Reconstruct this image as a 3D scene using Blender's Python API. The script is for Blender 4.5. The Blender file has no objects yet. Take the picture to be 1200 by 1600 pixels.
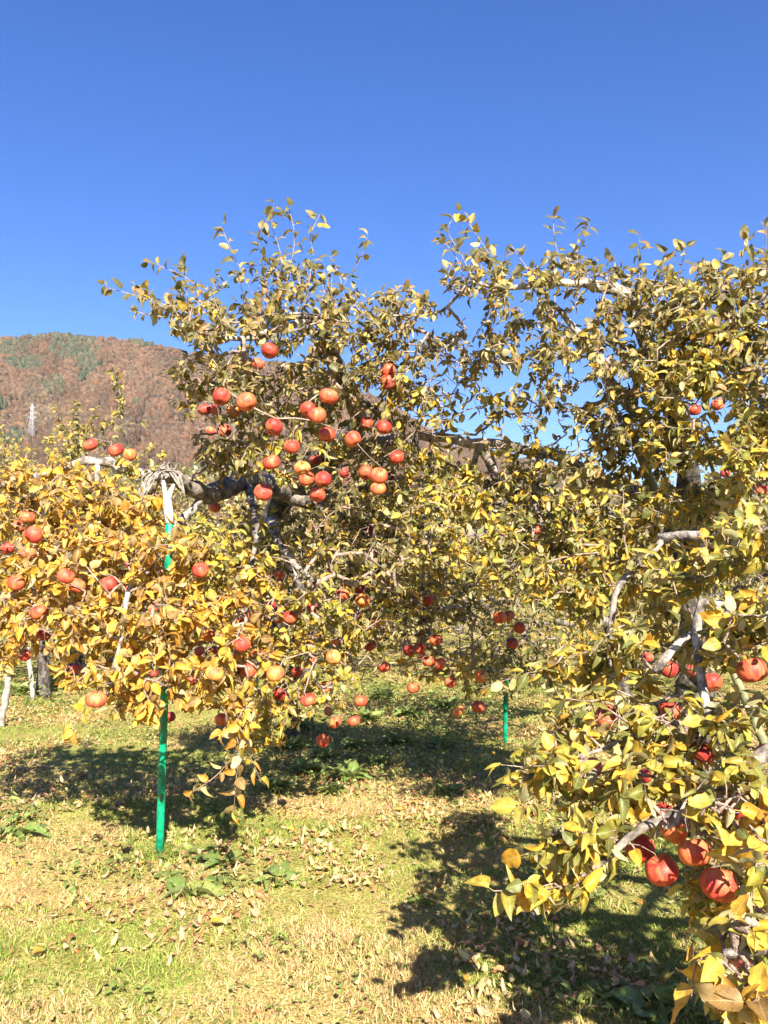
import bpy, math, random
import numpy as np
from mathutils import Matrix, Vector

rng = np.random.default_rng(11)
random.seed(5)
R = math.radians
S = bpy.context.scene
COL = S.collection

# ------------------------------------------------------------------ camera, sky, sun, exposure
FPX, CAMH = 1358.0, 1.5
PITCH = math.atan(130.0 / FPX)
cam_d = bpy.data.cameras.new('camera')
cam_d.sensor_fit = 'VERTICAL'
cam_d.sensor_height = 36.0
cam_d.lens = 36.0 * FPX / 1600.0
cam_d.clip_start = 0.05
cam_d.clip_end = 6000.0
cam = bpy.data.objects.new('camera', cam_d)
COL.objects.link(cam)
cam.location = (0, 0, CAMH)
cam.rotation_euler = (R(90) + PITCH, 0, 0)
S.camera = cam

SUN_EL, SUN_AZ = R(31), R(12)          # behind the camera, a little to the right
TO_SUN = Vector((math.sin(SUN_AZ) * math.cos(SUN_EL), -math.cos(SUN_AZ) * math.cos(SUN_EL), math.sin(SUN_EL)))
world = bpy.data.worlds.new('World')
S.world = world
world.use_nodes = True
wn = world.node_tree
wn.nodes.clear()
w_out = wn.nodes.new('ShaderNodeOutputWorld')
w_bg = wn.nodes.new('ShaderNodeBackground')
w_sky = wn.nodes.new('ShaderNodeTexSky')
w_sky.sky_type = 'NISHITA'
w_sky.sun_disc = False
w_sky.sun_elevation = SUN_EL
w_sky.sun_rotation = math.atan2(TO_SUN.x, TO_SUN.y)
w_sky.altitude = 400
w_sky.air_density = 1.0
w_sky.dust_density = 0.3
w_sky.ozone_density = 3.0
w_hsv = wn.nodes.new('ShaderNodeHueSaturation')
w_hsv.inputs['Saturation'].default_value = 1.34
w_hsv.inputs['Hue'].default_value = 0.517
wn.links.new(w_sky.outputs[0], w_hsv.inputs['Color'])
wn.links.new(w_hsv.outputs[0], w_bg.inputs['Color'])
w_bg.inputs['Strength'].default_value = 0.058
wn.links.new(w_bg.outputs[0], w_out.inputs['Surface'])

sun_d = bpy.data.lights.new('sun', 'SUN')
sun_d.energy = 5.0
sun_d.angle = R(0.5)
sun_d.color = (1.0, 0.905, 0.765)
sun = bpy.data.objects.new('sun', sun_d)
COL.objects.link(sun)
sun.location = (20, -40, 40)
sun.rotation_euler = (-TO_SUN).to_track_quat('-Z', 'Y').to_euler()

S.view_settings.view_transform = 'Standard'
S.view_settings.look = 'None'
S.view_settings.exposure = 1.9
S.view_settings.gamma = 1.0
S.view_settings.use_curve_mapping = False
S.render.engine = 'CYCLES'
S.cycles.max_bounces = 8
S.cycles.diffuse_bounces = 4
S.cycles.transmission_bounces = 4
S.cycles.caustics_reflective = False
S.cycles.caustics_refractive = False


# ------------------------------------------------------------------ geometry helpers
def at(px, py, D):
    """world point at depth D metres (along +Y) on the line of sight through a spot of the photograph"""
    xc = (px - 600.0) / FPX
    yc = (800.0 - py) / FPX
    ca, sa = math.cos(PITCH), math.sin(PITCH)
    d = np.array((xc, ca - yc * sa, sa + yc * ca))
    return np.array((0, 0, CAMH)) + d * (D / d[1])


def ground_at(px, py):
    xc = (px - 600.0) / FPX
    yc = (800.0 - py) / FPX
    ca, sa = math.cos(PITCH), math.sin(PITCH)
    d = np.array((xc, ca - yc * sa, sa + yc * ca))
    p = np.array((0, 0, CAMH)) + d * (CAMH / -d[2])
    p[2] = float(gz(p[0], p[1]))
    return p


def project(P):
    """photo pixel and depth of world points (N,3)"""
    ca, sa = math.cos(PITCH), math.sin(PITCH)
    q = P - np.array((0, 0, CAMH))
    f = q[:, 1] * ca + q[:, 2] * sa
    u = -q[:, 1] * sa + q[:, 2] * ca
    f = np.maximum(f, 0.01)
    return 600 + FPX * q[:, 0] / f, 800 - FPX * u / f, f


_lat = np.random.default_rng(3).random((256, 256))


def vnoise(x, y, s=1.0, k=0):
    x = np.asarray(x, float) / s + 37.3 * k + 1000
    y = np.asarray(y, float) / s + 11.7 * k + 1000
    xi, yi = np.floor(x).astype(int), np.floor(y).astype(int)
    fx, fy = x - xi, y - yi
    fx = fx * fx * (3 - 2 * fx)
    fy = fy * fy * (3 - 2 * fy)
    g = lambda a, b: _lat[a % 256, b % 256]
    return ((g(xi, yi) * (1 - fx) + g(xi + 1, yi) * fx) * (1 - fy)
            + (g(xi, yi + 1) * (1 - fx) + g(xi + 1, yi + 1) * fx) * fy)


def gz(x, y):
    return 0.07 * (vnoise(x, y, 2.3, 1) - 0.5) + 0.03 * (vnoise(x, y, 0.6, 2) - 0.5)


def mesh_np(name, V, faces, mat=None, col=None, luv=None, smooth=True):
    """V (N,3); faces: array or list of arrays (M,3|4); col: (N,3) per-vertex own colour; luv: (N,2)"""
    if not isinstance(faces, list):
        faces = [faces]
    faces = [np.asarray(f, dtype=np.int32) for f in faces if len(f)]
    me = bpy.data.meshes.new(name)
    V = np.asarray(V, dtype=np.float32)
    me.vertices.add(len(V))
    me.vertices.foreach_set('co', V.ravel())
    loops = np.concatenate([f.ravel() for f in faces])
    tot = np.concatenate([np.full(len(f), f.shape[1], dtype=np.int32) for f in faces])
    start = np.concatenate([[0], np.cumsum(tot)[:-1]]).astype(np.int32)
    me.loops.add(len(loops))
    me.loops.foreach_set('vertex_index', loops)
    me.polygons.add(len(tot))
    me.polygons.foreach_set('loop_start', start)
    me.polygons.foreach_set('loop_total', tot)
    if smooth:
        me.polygons.foreach_set('use_smooth', np.ones(len(tot), dtype=bool))
    if col is not None:
        a = me.attributes.new('col', 'FLOAT_COLOR', 'POINT')
        c = np.ones((len(V), 4), dtype=np.float32)
        c[:, :3] = col
        a.data.foreach_set('color', c.ravel())
    if luv is not None:
        a = me.attributes.new('luv', 'FLOAT_VECTOR', 'POINT')
        c = np.zeros((len(V), 3), dtype=np.float32)
        c[:, :2] = luv
        a.data.foreach_set('vector', c.ravel())
    me.update(calc_edges=True)
    if mat is not None:
        me.materials.append(mat)
    return me


def link(name, me, parent=None, loc=None):
    o = bpy.data.objects.new(name, me)
    COL.objects.link(o)
    if parent is not None:
        o.parent = parent
    if loc is not None:
        o.location = loc
    return o


def tag(o, label=None, cat=None, group=None, kind=None):
    if label: o['label'] = label
    if cat: o['category'] = cat
    if group: o['group'] = group
    if kind: o['kind'] = kind
    return o


def empty(name, loc):
    o = bpy.data.objects.new(name, None)
    o.empty_display_size = 0.2
    o.location = tuple(float(v) for v in loc)
    COL.objects.link(o)
    return o


class MB:
    """collects tubes and boxes into one mesh"""
    def __init__(self):
        self.V, self.Q, self.T, self.n = [], [], [], 0

    def tube(self, pts, rad, k=8, cap=True):
        P = np.asarray(pts, float)
        n = len(P)
        r = np.broadcast_to(np.asarray(rad, float), (n,))
        T = np.gradient(P, axis=0)
        T /= np.linalg.norm(T, axis=1)[:, None] + 1e-9
        ref = np.array((0, 0, 1.0)) if abs(T[:, 2]).mean() < 0.8 else np.array((1.0, 0.2, 0))
        A = np.cross(T, ref)
        A /= np.linalg.norm(A, axis=1)[:, None] + 1e-9
        B = np.cross(T, A)
        th = np.arange(k) * (2 * math.pi / k)
        ring = (P[:, None, :] + r[:, None, None] * (np.cos(th)[None, :, None] * A[:, None, :]
                + np.sin(th)[None, :, None] * B[:, None, :]))
        b = self.n
        self.V.append(ring.reshape(-1, 3))
        i = np.arange(n - 1)[:, None] * k
        j = np.arange(k)[None, :]
        j2 = (j + 1) % k
        q = np.stack([i + j, i + j2, i + k + j2, i + k + j], axis=-1).reshape(-1, 4) + b
        self.Q.append(q)
        self.n += n * k
        if cap:
            self.V.append(P[[0, -1]])
            c0, c1 = self.n, self.n + 1
            self.n += 2
            jj = np.arange(k)
            self.T.append(np.stack([np.full(k, c0), b + (jj + 1) % k, b + jj], axis=-1))
            e = b + (n - 1) * k
            self.T.append(np.stack([np.full(k, c1), e + jj, e + (jj + 1) % k], axis=-1))
        return self

    def build(self, name, mat, parent=None, jitter=0.0, kind=None, smooth=True):
        V = np.concatenate(self.V)
        off = np.array(parent.location) if parent is not None else np.zeros(3)
        if jitter:
            V = V + rng.normal(0, jitter, V.shape)
        fs = []
        if self.Q: fs.append(np.concatenate(self.Q))
        if self.T: fs.append(np.concatenate(self.T))
        o = link(name, mesh_np(name, V - off, fs, mat, smooth=smooth), parent)
        if kind: o['kind'] = kind
        return o


def spline(pts, step=0.08):
    """Catmull-Rom through points with extra columns (radius) interpolated too"""
    P = np.asarray(pts, float)
    P = np.vstack([2 * P[0] - P[1], P, 2 * P[-1] - P[-2]])
    out = []
    for i in range(1, len(P) - 2):
        L = np.linalg.norm(P[i + 1, :3] - P[i, :3])
        n = max(2, int(math.ceil(L / step)))
        t = (np.arange(n) / n)[:, None]
        a, b, c, d = P[i - 1], P[i], P[i + 1], P[i + 2]
        out.append(0.5 * (2 * b + (c - a) * t + (2 * a - 5 * b + 4 * c - d) * t ** 2 + (3 * b - a - 3 * c + d) * t ** 3))
    out.append(P[-2][None])
    return np.vstack(out)


# ------------------------------------------------------------------ materials
def new_mat(name):
    m = bpy.data.materials.new(name)
    m.use_nodes = True
    nt = m.node_tree
    nt.nodes.clear()
    out = nt.nodes.new('ShaderNodeOutputMaterial')
    return m, nt, out


def N(nt, typ, **kw):
    n = nt.nodes.new(typ)
    for k, v in kw.items():
        if k in n.inputs:
            n.inputs[k].default_value = v
        else:
            setattr(n, k, v)
    return n


def ramp(nt, fac, stops):
    r = nt.nodes.new('ShaderNodeValToRGB')
    e = r.color_ramp.elements
    while len(e) < len(stops):
        e.new(0.5)
    for el, (p, c) in zip(e, stops):
        el.position = p
        el.color = (*c, 1) if len(c) == 3 else c
    nt.links.new(fac, r.inputs[0])
    return r.outputs[0]


def mixc(nt, fac, a, b, mode='MIX'):
    m = nt.nodes.new('ShaderNodeMix')
    m.data_type = 'RGBA'
    m.blend_type = mode
    for sock, v in ((m.inputs[0], fac), (m.inputs[6], a), (m.inputs[7], b)):
        if isinstance(v, bpy.types.NodeSocket):
            nt.links.new(v, sock)
        elif isinstance(v, (int, float)):
            sock.default_value = v
        else:
            sock.default_value = (*v, 1)
    return m.outputs[2]


def mathn(nt, op, a, b=0.0):
    m = nt.nodes.new('ShaderNodeMath')
    m.operation = op
    for sock, v in ((m.inputs[0], a), (m.inputs[1], b)):
        if isinstance(v, bpy.types.NodeSocket):
            nt.links.new(v, sock)
        else:
            sock.default_value = v
    return m.outputs[0]


def bump(nt, height, strength, dist=0.01):
    b = nt.nodes.new('ShaderNodeBump')
    b.inputs['Strength'].default_value = strength
    b.inputs['Distance'].default_value = dist
    nt.links.new(height, b.inputs['Height'])
    return b.outputs[0]


def leaf_material(name, transl=0.34, back_pale=0.55):
    m, nt, out = new_mat(name)
    at_ = N(nt, 'ShaderNodeAttribute', attribute_name='col')
    uv = N(nt, 'ShaderNodeAttribute', attribute_name='luv')
    sep = N(nt, 'ShaderNodeSeparateXYZ')
    nt.links.new(uv.outputs['Vector'], sep.inputs[0])
    geo = N(nt, 'ShaderNodeNewGeometry')
    nz = N(nt, 'ShaderNodeTexNoise', Scale=55.0, Detail=3.0)
    nt.links.new(geo.outputs['Position'], nz.inputs['Vector'])
    blotch = ramp(nt, nz.outputs[0], [(0.3, (0.62, 0.55, 0.45)), (0.55, (1, 1, 1)), (0.75, (1.2, 1.15, 1.0))])
    c = mixc(nt, 1.0, at_.outputs['Color'], blotch, 'MULTIPLY')
    # midrib and side veins, a little paler than the blade
    au = mathn(nt, 'ABSOLUTE', sep.outputs[0])
    rib = mathn(nt, 'LESS_THAN', au, 0.035)
    vein_w = mathn(nt, 'SINE', mathn(nt, 'MULTIPLY', mathn(nt, 'SUBTRACT', sep.outputs[1], mathn(nt, 'MULTIPLY', au, 0.7)), 48.0))
    vein = mathn(nt, 'MULTIPLY', mathn(nt, 'GREATER_THAN', vein_w, 0.9), 0.35)
    vf = mathn(nt, 'MAXIMUM', mathn(nt, 'MULTIPLY', rib, 0.6), vein)
    c = mixc(nt, vf, c, mixc(nt, 0.5, c, (0.55, 0.5, 0.28)))
    # crisp brown at the margin of some leaves
    edge = mathn(nt, 'MULTIPLY', mathn(nt, 'GREATER_THAN', mathn(nt, 'ADD', au, mathn(nt, 'MULTIPLY', nz.outputs[0], 0.9)), 0.88), 0.4)
    c = mixc(nt, edge, c, (0.16, 0.075, 0.025))
    back = mixc(nt, back_pale, c, (0.42, 0.40, 0.26))
    c = mixc(nt, geo.outputs['Backfacing'], c, back)
    p = N(nt, 'ShaderNodeBsdfPrincipled', Roughness=0.48)
    p.inputs['Specular IOR Level'].default_value = 0.4
    nt.links.new(c, p.inputs['Base Color'])
    nt.links.new(bump(nt, vf, 0.35, 0.002), p.inputs['Normal'])
    t = N(nt, 'ShaderNodeBsdfTranslucent')
    tc = mixc(nt, 1.0, c, (1.25, 1.1, 0.55), 'MULTIPLY')
    nt.links.new(tc, t.inputs['Color'])
    mx = N(nt, 'ShaderNodeMixShader')
    mx.inputs[0].default_value = transl
    nt.links.new(p.outputs[0], mx.inputs[1])
    nt.links.new(t.outputs[0], mx.inputs[2])
    nt.links.new(mx.outputs[0], out.inputs['Surface'])
    return m


def bark_material(name, dark, pale, amount=0.5, scale=14):
    m, nt, out = new_mat(name)
    geo = N(nt, 'ShaderNodeNewGeometry')
    n1 = N(nt, 'ShaderNodeTexNoise', Scale=scale, Detail=6.0, Roughness=0.65)
    n2 = N(nt, 'ShaderNodeTexNoise', Scale=scale * 5, Detail=3.0)
    for n_ in (n1, n2):
        nt.links.new(geo.outputs['Position'], n_.inputs['Vector'])
    c = ramp(nt, n1.outputs[0], [(0.5 - 0.2 * amount, dark), (0.62 - 0.12 * amount, pale), (0.8, tuple(min(1, v * 1.25) for v in pale))])
    f = ramp(nt, n2.outputs[0], [(0.3, (0.55, 0.52, 0.5)), (0.6, (1, 1, 1))])
    c = mixc(nt, 1.0, c, f, 'MULTIPLY')
    p = N(nt, 'ShaderNodeBsdfPrincipled', Roughness=0.85)
    nt.links.new(c, p.inputs['Base Color'])
    h = mathn(nt, 'ADD', n1.outputs[0], mathn(nt, 'MULTIPLY', n2.outputs[0], 0.5))
    nt.links.new(bump(nt, h, 0.8, 0.012), p.inputs['Normal'])
    nt.links.new(p.outputs[0], out.inputs['Surface'])
    return m


def plain_material(name, base, rough=0.5, var=0.25, scale=20, metal=0.0, spec=0.5):
    m, nt, out = new_mat(name)
    tc = N(nt, 'ShaderNodeTexCoord')
    n1 = N(nt, 'ShaderNodeTexNoise', Scale=scale, Detail=5.0)
    nt.links.new(tc.outputs['Object'], n1.inputs['Vector'])
    a = tuple(v * (1 - var) for v in base)
    b = tuple(min(1, v * (1 + var)) for v in base)
    c = ramp(nt, n1.outputs[0], [(0.3, a), (0.7, b)])
    p = N(nt, 'ShaderNodeBsdfPrincipled', Roughness=rough, Metallic=metal)
    p.inputs['Specular IOR Level'].default_value = spec
    nt.links.new(c, p.inputs['Base Color'])
    nt.links.new(bump(nt, n1.outputs[0], 0.25, 0.003), p.inputs['Normal'])
    nt.links.new(p.outputs[0], out.inputs['Surface'])
    return m


def attr_material(name, rough=0.8, transl=0.0, scale=0.0):
    m, nt, out = new_mat(name)
    a = N(nt, 'ShaderNodeAttribute', attribute_name='col')
    c = a.outputs['Color']
    if scale:
        geo = N(nt, 'ShaderNodeNewGeometry')
        n1 = N(nt, 'ShaderNodeTexNoise', Scale=scale, Detail=4.0)
        nt.links.new(geo.outputs['Position'], n1.inputs['Vector'])
        c = mixc(nt, 1.0, c, ramp(nt, n1.outputs[0], [(0.3, (0.55, 0.55, 0.55)), (0.7, (1.35, 1.35, 1.3))]), 'MULTIPLY')
    p = N(nt, 'ShaderNodeBsdfPrincipled', Roughness=rough)
    p.inputs['Specular IOR Level'].default_value = 0.2
    nt.links.new(c, p.inputs['Base Color'])
    sh = p.outputs[0]
    if transl:
        t = N(nt, 'ShaderNodeBsdfTranslucent')
        nt.links.new(c, t.inputs['Color'])
        mx = N(nt, 'ShaderNodeMixShader')
        mx.inputs[0].default_value = transl
        nt.links.new(sh, mx.inputs[1])
        nt.links.new(t.outputs[0], mx.inputs[2])
        sh = mx.outputs[0]
    nt.links.new(sh, out.inputs['Surface'])
    return m


def apple_material(name, ground_c, blush_c, lo, hi):
    m, nt, out = new_mat(name)
    tc = N(nt, 'ShaderNodeTexCoord')
    oi = N(nt, 'ShaderNodeObjectInfo')
    mp = N(nt, 'ShaderNodeMapping')
    mp.inputs['Scale'].default_value = (48, 48, 6)
    nt.links.new(tc.outputs['Object'], mp.inputs['Vector'])
    vadd = N(nt, 'ShaderNodeVectorMath', operation='ADD')
    rs = N(nt, 'ShaderNodeVectorMath', operation='SCALE')
    nt.links.new(oi.outputs['Location'], rs.inputs[0])
    rs.inputs['Scale'].default_value = 41.0
    nt.links.new(mp.outputs[0], vadd.inputs[0])
    nt.links.new(rs.outputs[0], vadd.inputs[1])
    streak = N(nt, 'ShaderNodeTexNoise', Scale=1.0, Detail=4.0, Roughness=0.6)
    nt.links.new(vadd.outputs[0], streak.inputs['Vector'])
    v2 = N(nt, 'ShaderNodeVectorMath', operation='ADD')
    s2 = N(nt, 'ShaderNodeVectorMath', operation='SCALE')
    s2.inputs['Scale'].default_value = 9.0
    nt.links.new(tc.outputs['Object'], s2.inputs[0])
    nt.links.new(s2.outputs[0], v2.inputs[0])
    nt.links.new(rs.outputs[0], v2.inputs[1])
    big = N(nt, 'ShaderNodeTexNoise', Scale=1.6, Detail=1.0)
    nt.links.new(v2.outputs[0], big.inputs['Vector'])
    f = mathn(nt, 'ADD', mathn(nt, 'MULTIPLY', streak.outputs[0], 0.55), mathn(nt, 'MULTIPLY', big.outputs[0], 0.45))
    c = ramp(nt, f, [(lo, ground_c), (hi, blush_c)])
    dots = N(nt, 'ShaderNodeTexVoronoi', Scale=190.0)
    nt.links.new(tc.outputs['Object'], dots.inputs['Vector'])
    df = mathn(nt, 'MULTIPLY', mathn(nt, 'LESS_THAN', dots.outputs['Distance'], 0.16), 0.35)
    c = mixc(nt, df, c, (0.75, 0.55, 0.3))
    p = N(nt, 'ShaderNodeBsdfPrincipled', Roughness=0.52)
    p.inputs['Specular IOR Level'].default_value = 0.3
    nt.links.new(c, p.inputs['Base Color'])
    nt.links.new(bump(nt, streak.outputs[0], 0.06, 0.003), p.inputs['Normal'])
    nt.links.new(p.outputs[0], out.inputs['Surface'])
    return m


M_LEAF = leaf_material('apple_leaf')
M_LEAF_DRY = leaf_material('dry_leaf', 0.12, 0.3)
M_WEED = leaf_material('weed_leaf', 0.3, 0.15)
M_BARK = bark_material('bark_dark', (0.05, 0.042, 0.036), (0.27, 0.235, 0.2), 0.6)
M_TRUNK = bark_material('bark_trunk', (0.03, 0.025, 0.022), (0.15, 0.13, 0.11), 0.3)
M_BARK_SUNLIT = bark_material('bark_sunlit', (0.09, 0.075, 0.065), (0.42, 0.375, 0.33), 0.55, 16)  # same bark made paler for limbs in sun, sunlight put into the colour
M_TWIG = bark_material('twig_bark', (0.14, 0.095, 0.075), (0.36, 0.27, 0.22), 0.7, 30)
M_GRASS = attr_material('grass_blade', 0.6, 0.3)
M_WOODS = attr_material('hill_wood', 0.95, 0.0, 0.25)
M_GREEN = plain_material('green_vinyl_coating', (0.0, 0.235, 0.12), 0.42, 0.55, 22)
_nt = M_GREEN.node_tree
_p = next(n for n in _nt.nodes if n.type == 'BSDF_PRINCIPLED')
_tc = next(n for n in _nt.nodes if n.type == 'TEX_COORD')
_base = _p.inputs['Base Color'].links[0].from_socket
_n = N(_nt, 'ShaderNodeTexNoise', Scale=9.0, Detail=8.0, Roughness=0.75)
_nt.links.new(_tc.outputs['Object'], _n.inputs['Vector'])
_f = ramp(_nt, _n.outputs[0], [(0.56, (0, 0, 0)), (0.64, (1, 1, 1))])
_c = mixc(_nt, mathn(_nt, 'MULTIPLY', _f, 0.75), _base, (0.1, 0.1, 0.055))
_nt.links.new(_c, _p.inputs['Base Color'])
M_WHITE = plain_material('white_paint', (0.55, 0.54, 0.5), 0.6, 0.25, 25)
M_WOODPOST = plain_material('weathered_pole', (0.3, 0.28, 0.25), 0.8, 0.5, 18)
M_OLIVE = plain_material('olive_pole', (0.23, 0.24, 0.13), 0.6, 0.3, 14)
M_ROPE = plain_material('pale_rope', (0.19, 0.17, 0.15), 0.9, 0.6, 45)
M_STEEL = plain_material('pylon_steel', (0.4, 0.4, 0.43), 0.5, 0.1, 1)
M_STEM = plain_material('apple_stalk', (0.13, 0.085, 0.04), 0.8, 0.3, 60)

# ------------------------------------------------------------------ ground
def make_ground():
    nx = np.concatenate([-np.geomspace(2500, 9, 40), np.linspace(-8.8, 8.8, 120), np.geomspace(9, 2500, 40)])
    ny = np.concatenate([-np.geomspace(1500, 2.2, 30), np.linspace(-2, 16, 150), np.geomspace(16.2, 2000, 60)])
    X, Y = np.meshgrid(nx, ny)
    Z = gz(X, Y) * np.clip(1 - (np.abs(Y) - 20) / 30, 0, 1)
    V = np.stack([X, Y, Z], -1).reshape(-1, 3)
    w, h = len(nx), len(ny)
    i = (np.arange(h - 1)[:, None] * w + np.arange(w - 1)[None, :])
    F = np.stack([i, i + 1, i + w + 1, i + w], -1).reshape(-1, 4)
    m, nt, out = new_mat('turf')
    geo = N(nt, 'ShaderNodeNewGeometry')
    def nz(scale, det=5.0, r=0.6):
        n = N(nt, 'ShaderNodeTexNoise', Scale=scale, Detail=det, Roughness=r)
        nt.links.new(geo.outputs['Position'], n.inputs['Vector'])
        return n.outputs[0]
    big, mid, fine = nz(0.55), nz(5.0), nz(60.0, 4.0)
    green = ramp(nt, mid, [(0.3, (0.17, 0.2, 0.04)), (0.7, (0.32, 0.33, 0.09))])
    straw = ramp(nt, mid, [(0.3, (0.36, 0.22, 0.09)), (0.7, (0.52, 0.4, 0.17))])
    c = mixc(nt, ramp(nt, mathn(nt, 'ADD', mathn(nt, 'MULTIPLY', big, 0.6), mathn(nt, 'MULTIPLY', fine, 0.4)),
                      [(0.42, (0, 0, 0)), (0.58, (1, 1, 1))]), green, straw)
    c = mixc(nt, 1.0, c, ramp(nt, fine, [(0.3, (0.5, 0.48, 0.42)), (0.6, (1.1, 1.1, 1.05))]), 'MULTIPLY')
    p = N(nt, 'ShaderNodeBsdfPrincipled', Roughness=0.95)
    p.inputs['Specular IOR Level'].default_value = 0.1
    nt.links.new(c, p.inputs['Base Color'])
    nt.links.new(bump(nt, fine, 0.7, 0.03), p.inputs['Normal'])
    nt.links.new(p.outputs[0], out.inputs['Surface'])
    g = link('ground', mesh_np('ground', V, F, m))
    tag(g, kind='structure', label='sunlit orchard turf of short green and straw grass')
    return g


GROUND = make_ground()

# ------------------------------------------------------------------ hill with autumn woods, pylon
RIDGE = [(-1500, 640), (-900, 600), (-500, 560), (-200, 524), (0, 520), (60, 513), (140, 518), (210, 527), (300, 549), (450, 562), (550, 598),
         (640, 648), (700, 690), (900, 735), (1050, 765), (1250, 790), (1600, 820), (2400, 850)]


def hill_z(x, y):
    az = x / np.maximum(y, 1.0)
    px = 600 + az * FPX
    rp = np.interp(px, [a for a, _ in RIDGE], [b for _, b in RIDGE])
    RD = 950.0
    elev = (930 - rp) / FPX * RD
    d = y
    t = np.clip((d - 230) / (RD - 230), 0, 1)
    prof = t ** 1.25 * (1 - 0.12 * np.sin(t * math.pi))
    past = np.clip((d - RD) / 900, 0, 1)
    z = elev * prof * (1 - past * 0.8)
    # spurs and gullies running down the slope
    gul = (vnoise(az * 10 + d * 0.0012, d / 900, 0.55, 5) - 0.5) * 44 + (vnoise(az * 10 - d * .0008, d / 400, 0.17, 6) - 0.5) * 16
    z = z + gul * np.sin(np.clip(t, 0, 1) * math.pi) * np.clip(elev / 160, 0, 1)
    z = z + (vnoise(x, y, 30, 7) - 0.5) * 5 * np.clip(t * 3, 0, 1)
    return z - 0.5


def make_hill():
    az = np.linspace(-1.2, 1.2, 220)
    d = np.concatenate([np.linspace(230, 960, 110), np.linspace(975, 1500, 18)])
    A, D = np.meshgrid(az, d)
    X = A * D
    Z = hill_z(X, D)
    V = np.stack([X, D, Z], -1).reshape(-1, 3)
    w, h = len(az), len(d)
    i = (np.arange(h - 1)[:, None] * w + np.arange(w - 1)[None, :])
    F = np.stack([i, i + 1, i + w + 1, i + w], -1).reshape(-1, 4)
    m, nt, out = new_mat('hillside')
    geo = N(nt, 'ShaderNodeNewGeometry')
    n1 = N(nt, 'ShaderNodeTexNoise', Scale=0.02, Detail=7.0, Roughness=0.65)
    nt.links.new(geo.outputs['Position'], n1.inputs['Vector'])
    c = ramp(nt, n1.outputs[0], [(0.3, (0.07, 0.05, 0.03)), (0.5, (0.12, 0.075, 0.05)), (0.7, (0.16, 0.095, 0.06))])
    p = N(nt, 'ShaderNodeBsdfPrincipled', Roughness=1.0)
    p.inputs['Specular IOR Level'].default_value = 0.0
    nt.links.new(c, p.inputs['Base Color'])
    nt.links.new(p.outputs[0], out.inputs['Surface'])
    o = link('hill', mesh_np('hill', V, F, m))
    tag(o, kind='structure', label='brown autumn hill with dark pine patches behind the orchard')


make_hill()


def ico():
    t = (1 + 5 ** .5) / 2
    v = np.array([(-1, t, 0), (1, t, 0), (-1, -t, 0), (1, -t, 0), (0, -1, t), (0, 1, t), (0, -1, -t), (0, 1, -t), (t, 0, -1), (t, 0, 1), (-t, 0, -1), (-t, 0, 1)], float)
    v /= np.linalg.norm(v[0])
    f = np.array([(0, 11, 5), (0, 5, 1), (0, 1, 7), (0, 7, 10), (0, 10, 11), (1, 5, 9), (5, 11, 4), (11, 10, 2), (10, 7, 6), (7, 1, 8), (3, 9, 4), (3, 4, 2), (3, 2, 6), (3, 6, 8), (3, 8, 9), (4, 9, 5), (2, 4, 11), (6, 2, 10), (8, 6, 7), (9, 8, 1)])
    return v, f


def make_hill_woods():
    n = 60000
    az = rng.uniform(-0.62, 0.6, n)
    d = 240 + (965 - 240) * rng.random(n) ** 0.75
    x = az * d
    z = hill_z(x, d)
    P = np.stack([x, d, z], -1)
    px, py, _ = project(P)
    pine = (vnoise(px, py, 60, 9) * 0.6 + vnoise(px, py, 22, 10) * 0.4) < 0.24
    for cx, cy, rx, ry in ((60, 522, 70, 9), (115, 545, 40, 20), (138, 575, 18, 16), (85, 605, 16, 16), (20, 545, 30, 12), (232, 535, 30, 9), (40, 570, 30, 10), (215, 632, 8, 6), (15, 690, 20, 15)):
        q = ((px - cx) / rx) ** 2 + ((py - cy) / ry) ** 2
        pine |= (q < 1.0) & (rng.random(n) < 0.62)
    v, f = ico()
    s = np.where(pine, rng.uniform(1.5, 2.9, n), rng.uniform(1.0, 3.4, n) * (.75 + .6 * vnoise(px, py, 12, 15)))
    sc = np.stack([s, s, np.where(pine, s * 1.8, s * 1.15)], -1)
    V = v[None] * sc[:, None, :] * rng.uniform(0.7, 1.25, (n, 12, 1))
    V = V + P[:, None, :] + np.array((0, 0, 1))[None, None] * (sc[:, 2] * 0.45)[:, None, None]
    brown = np.array([(0.135, 0.10, 0.068), (0.152, 0.105, 0.068), (0.17, 0.10, 0.06), (0.13, 0.10, 0.075), (0.17, 0.135, 0.09), (0.12, 0.10, 0.06), (0.14, 0.115, 0.085)])
    zone = vnoise(px, py, 45, 12) * .6 + vnoise(px, py * .6, 16, 13) * .4
    idx = np.clip(((zone - .2) * 9 + rng.normal(0, .9, n)).astype(int), 0, 6)
    pale = 0.48 + 0.5 * vnoise(px * 1.2 + py * .4, py, 28, 14)
    C = brown[idx] * np.array((.76, .66, .6)) * pale[:, None] * rng.uniform(0.85, 1.15, (n, 1))
    gcol = np.array([(0.03, 0.04, 0.022), (0.045, 0.052, 0.028), (0.06, 0.062, 0.036)])[rng.integers(0, 3, n)]
    C = np.where(pine[:, None], gcol, C)
    F = (f[None] + (np.arange(n) * 12)[:, None, None]).reshape(-1, 3)
    o = link('hill_woods', mesh_np('hill_woods', V.reshape(-1, 3), F, M_WOODS, col=np.repeat(C, 12, 0), smooth=False))
    tag(o, 'bare brown and dark green woods covering the hillside', kind='stuff')


make_hill_woods()


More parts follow.
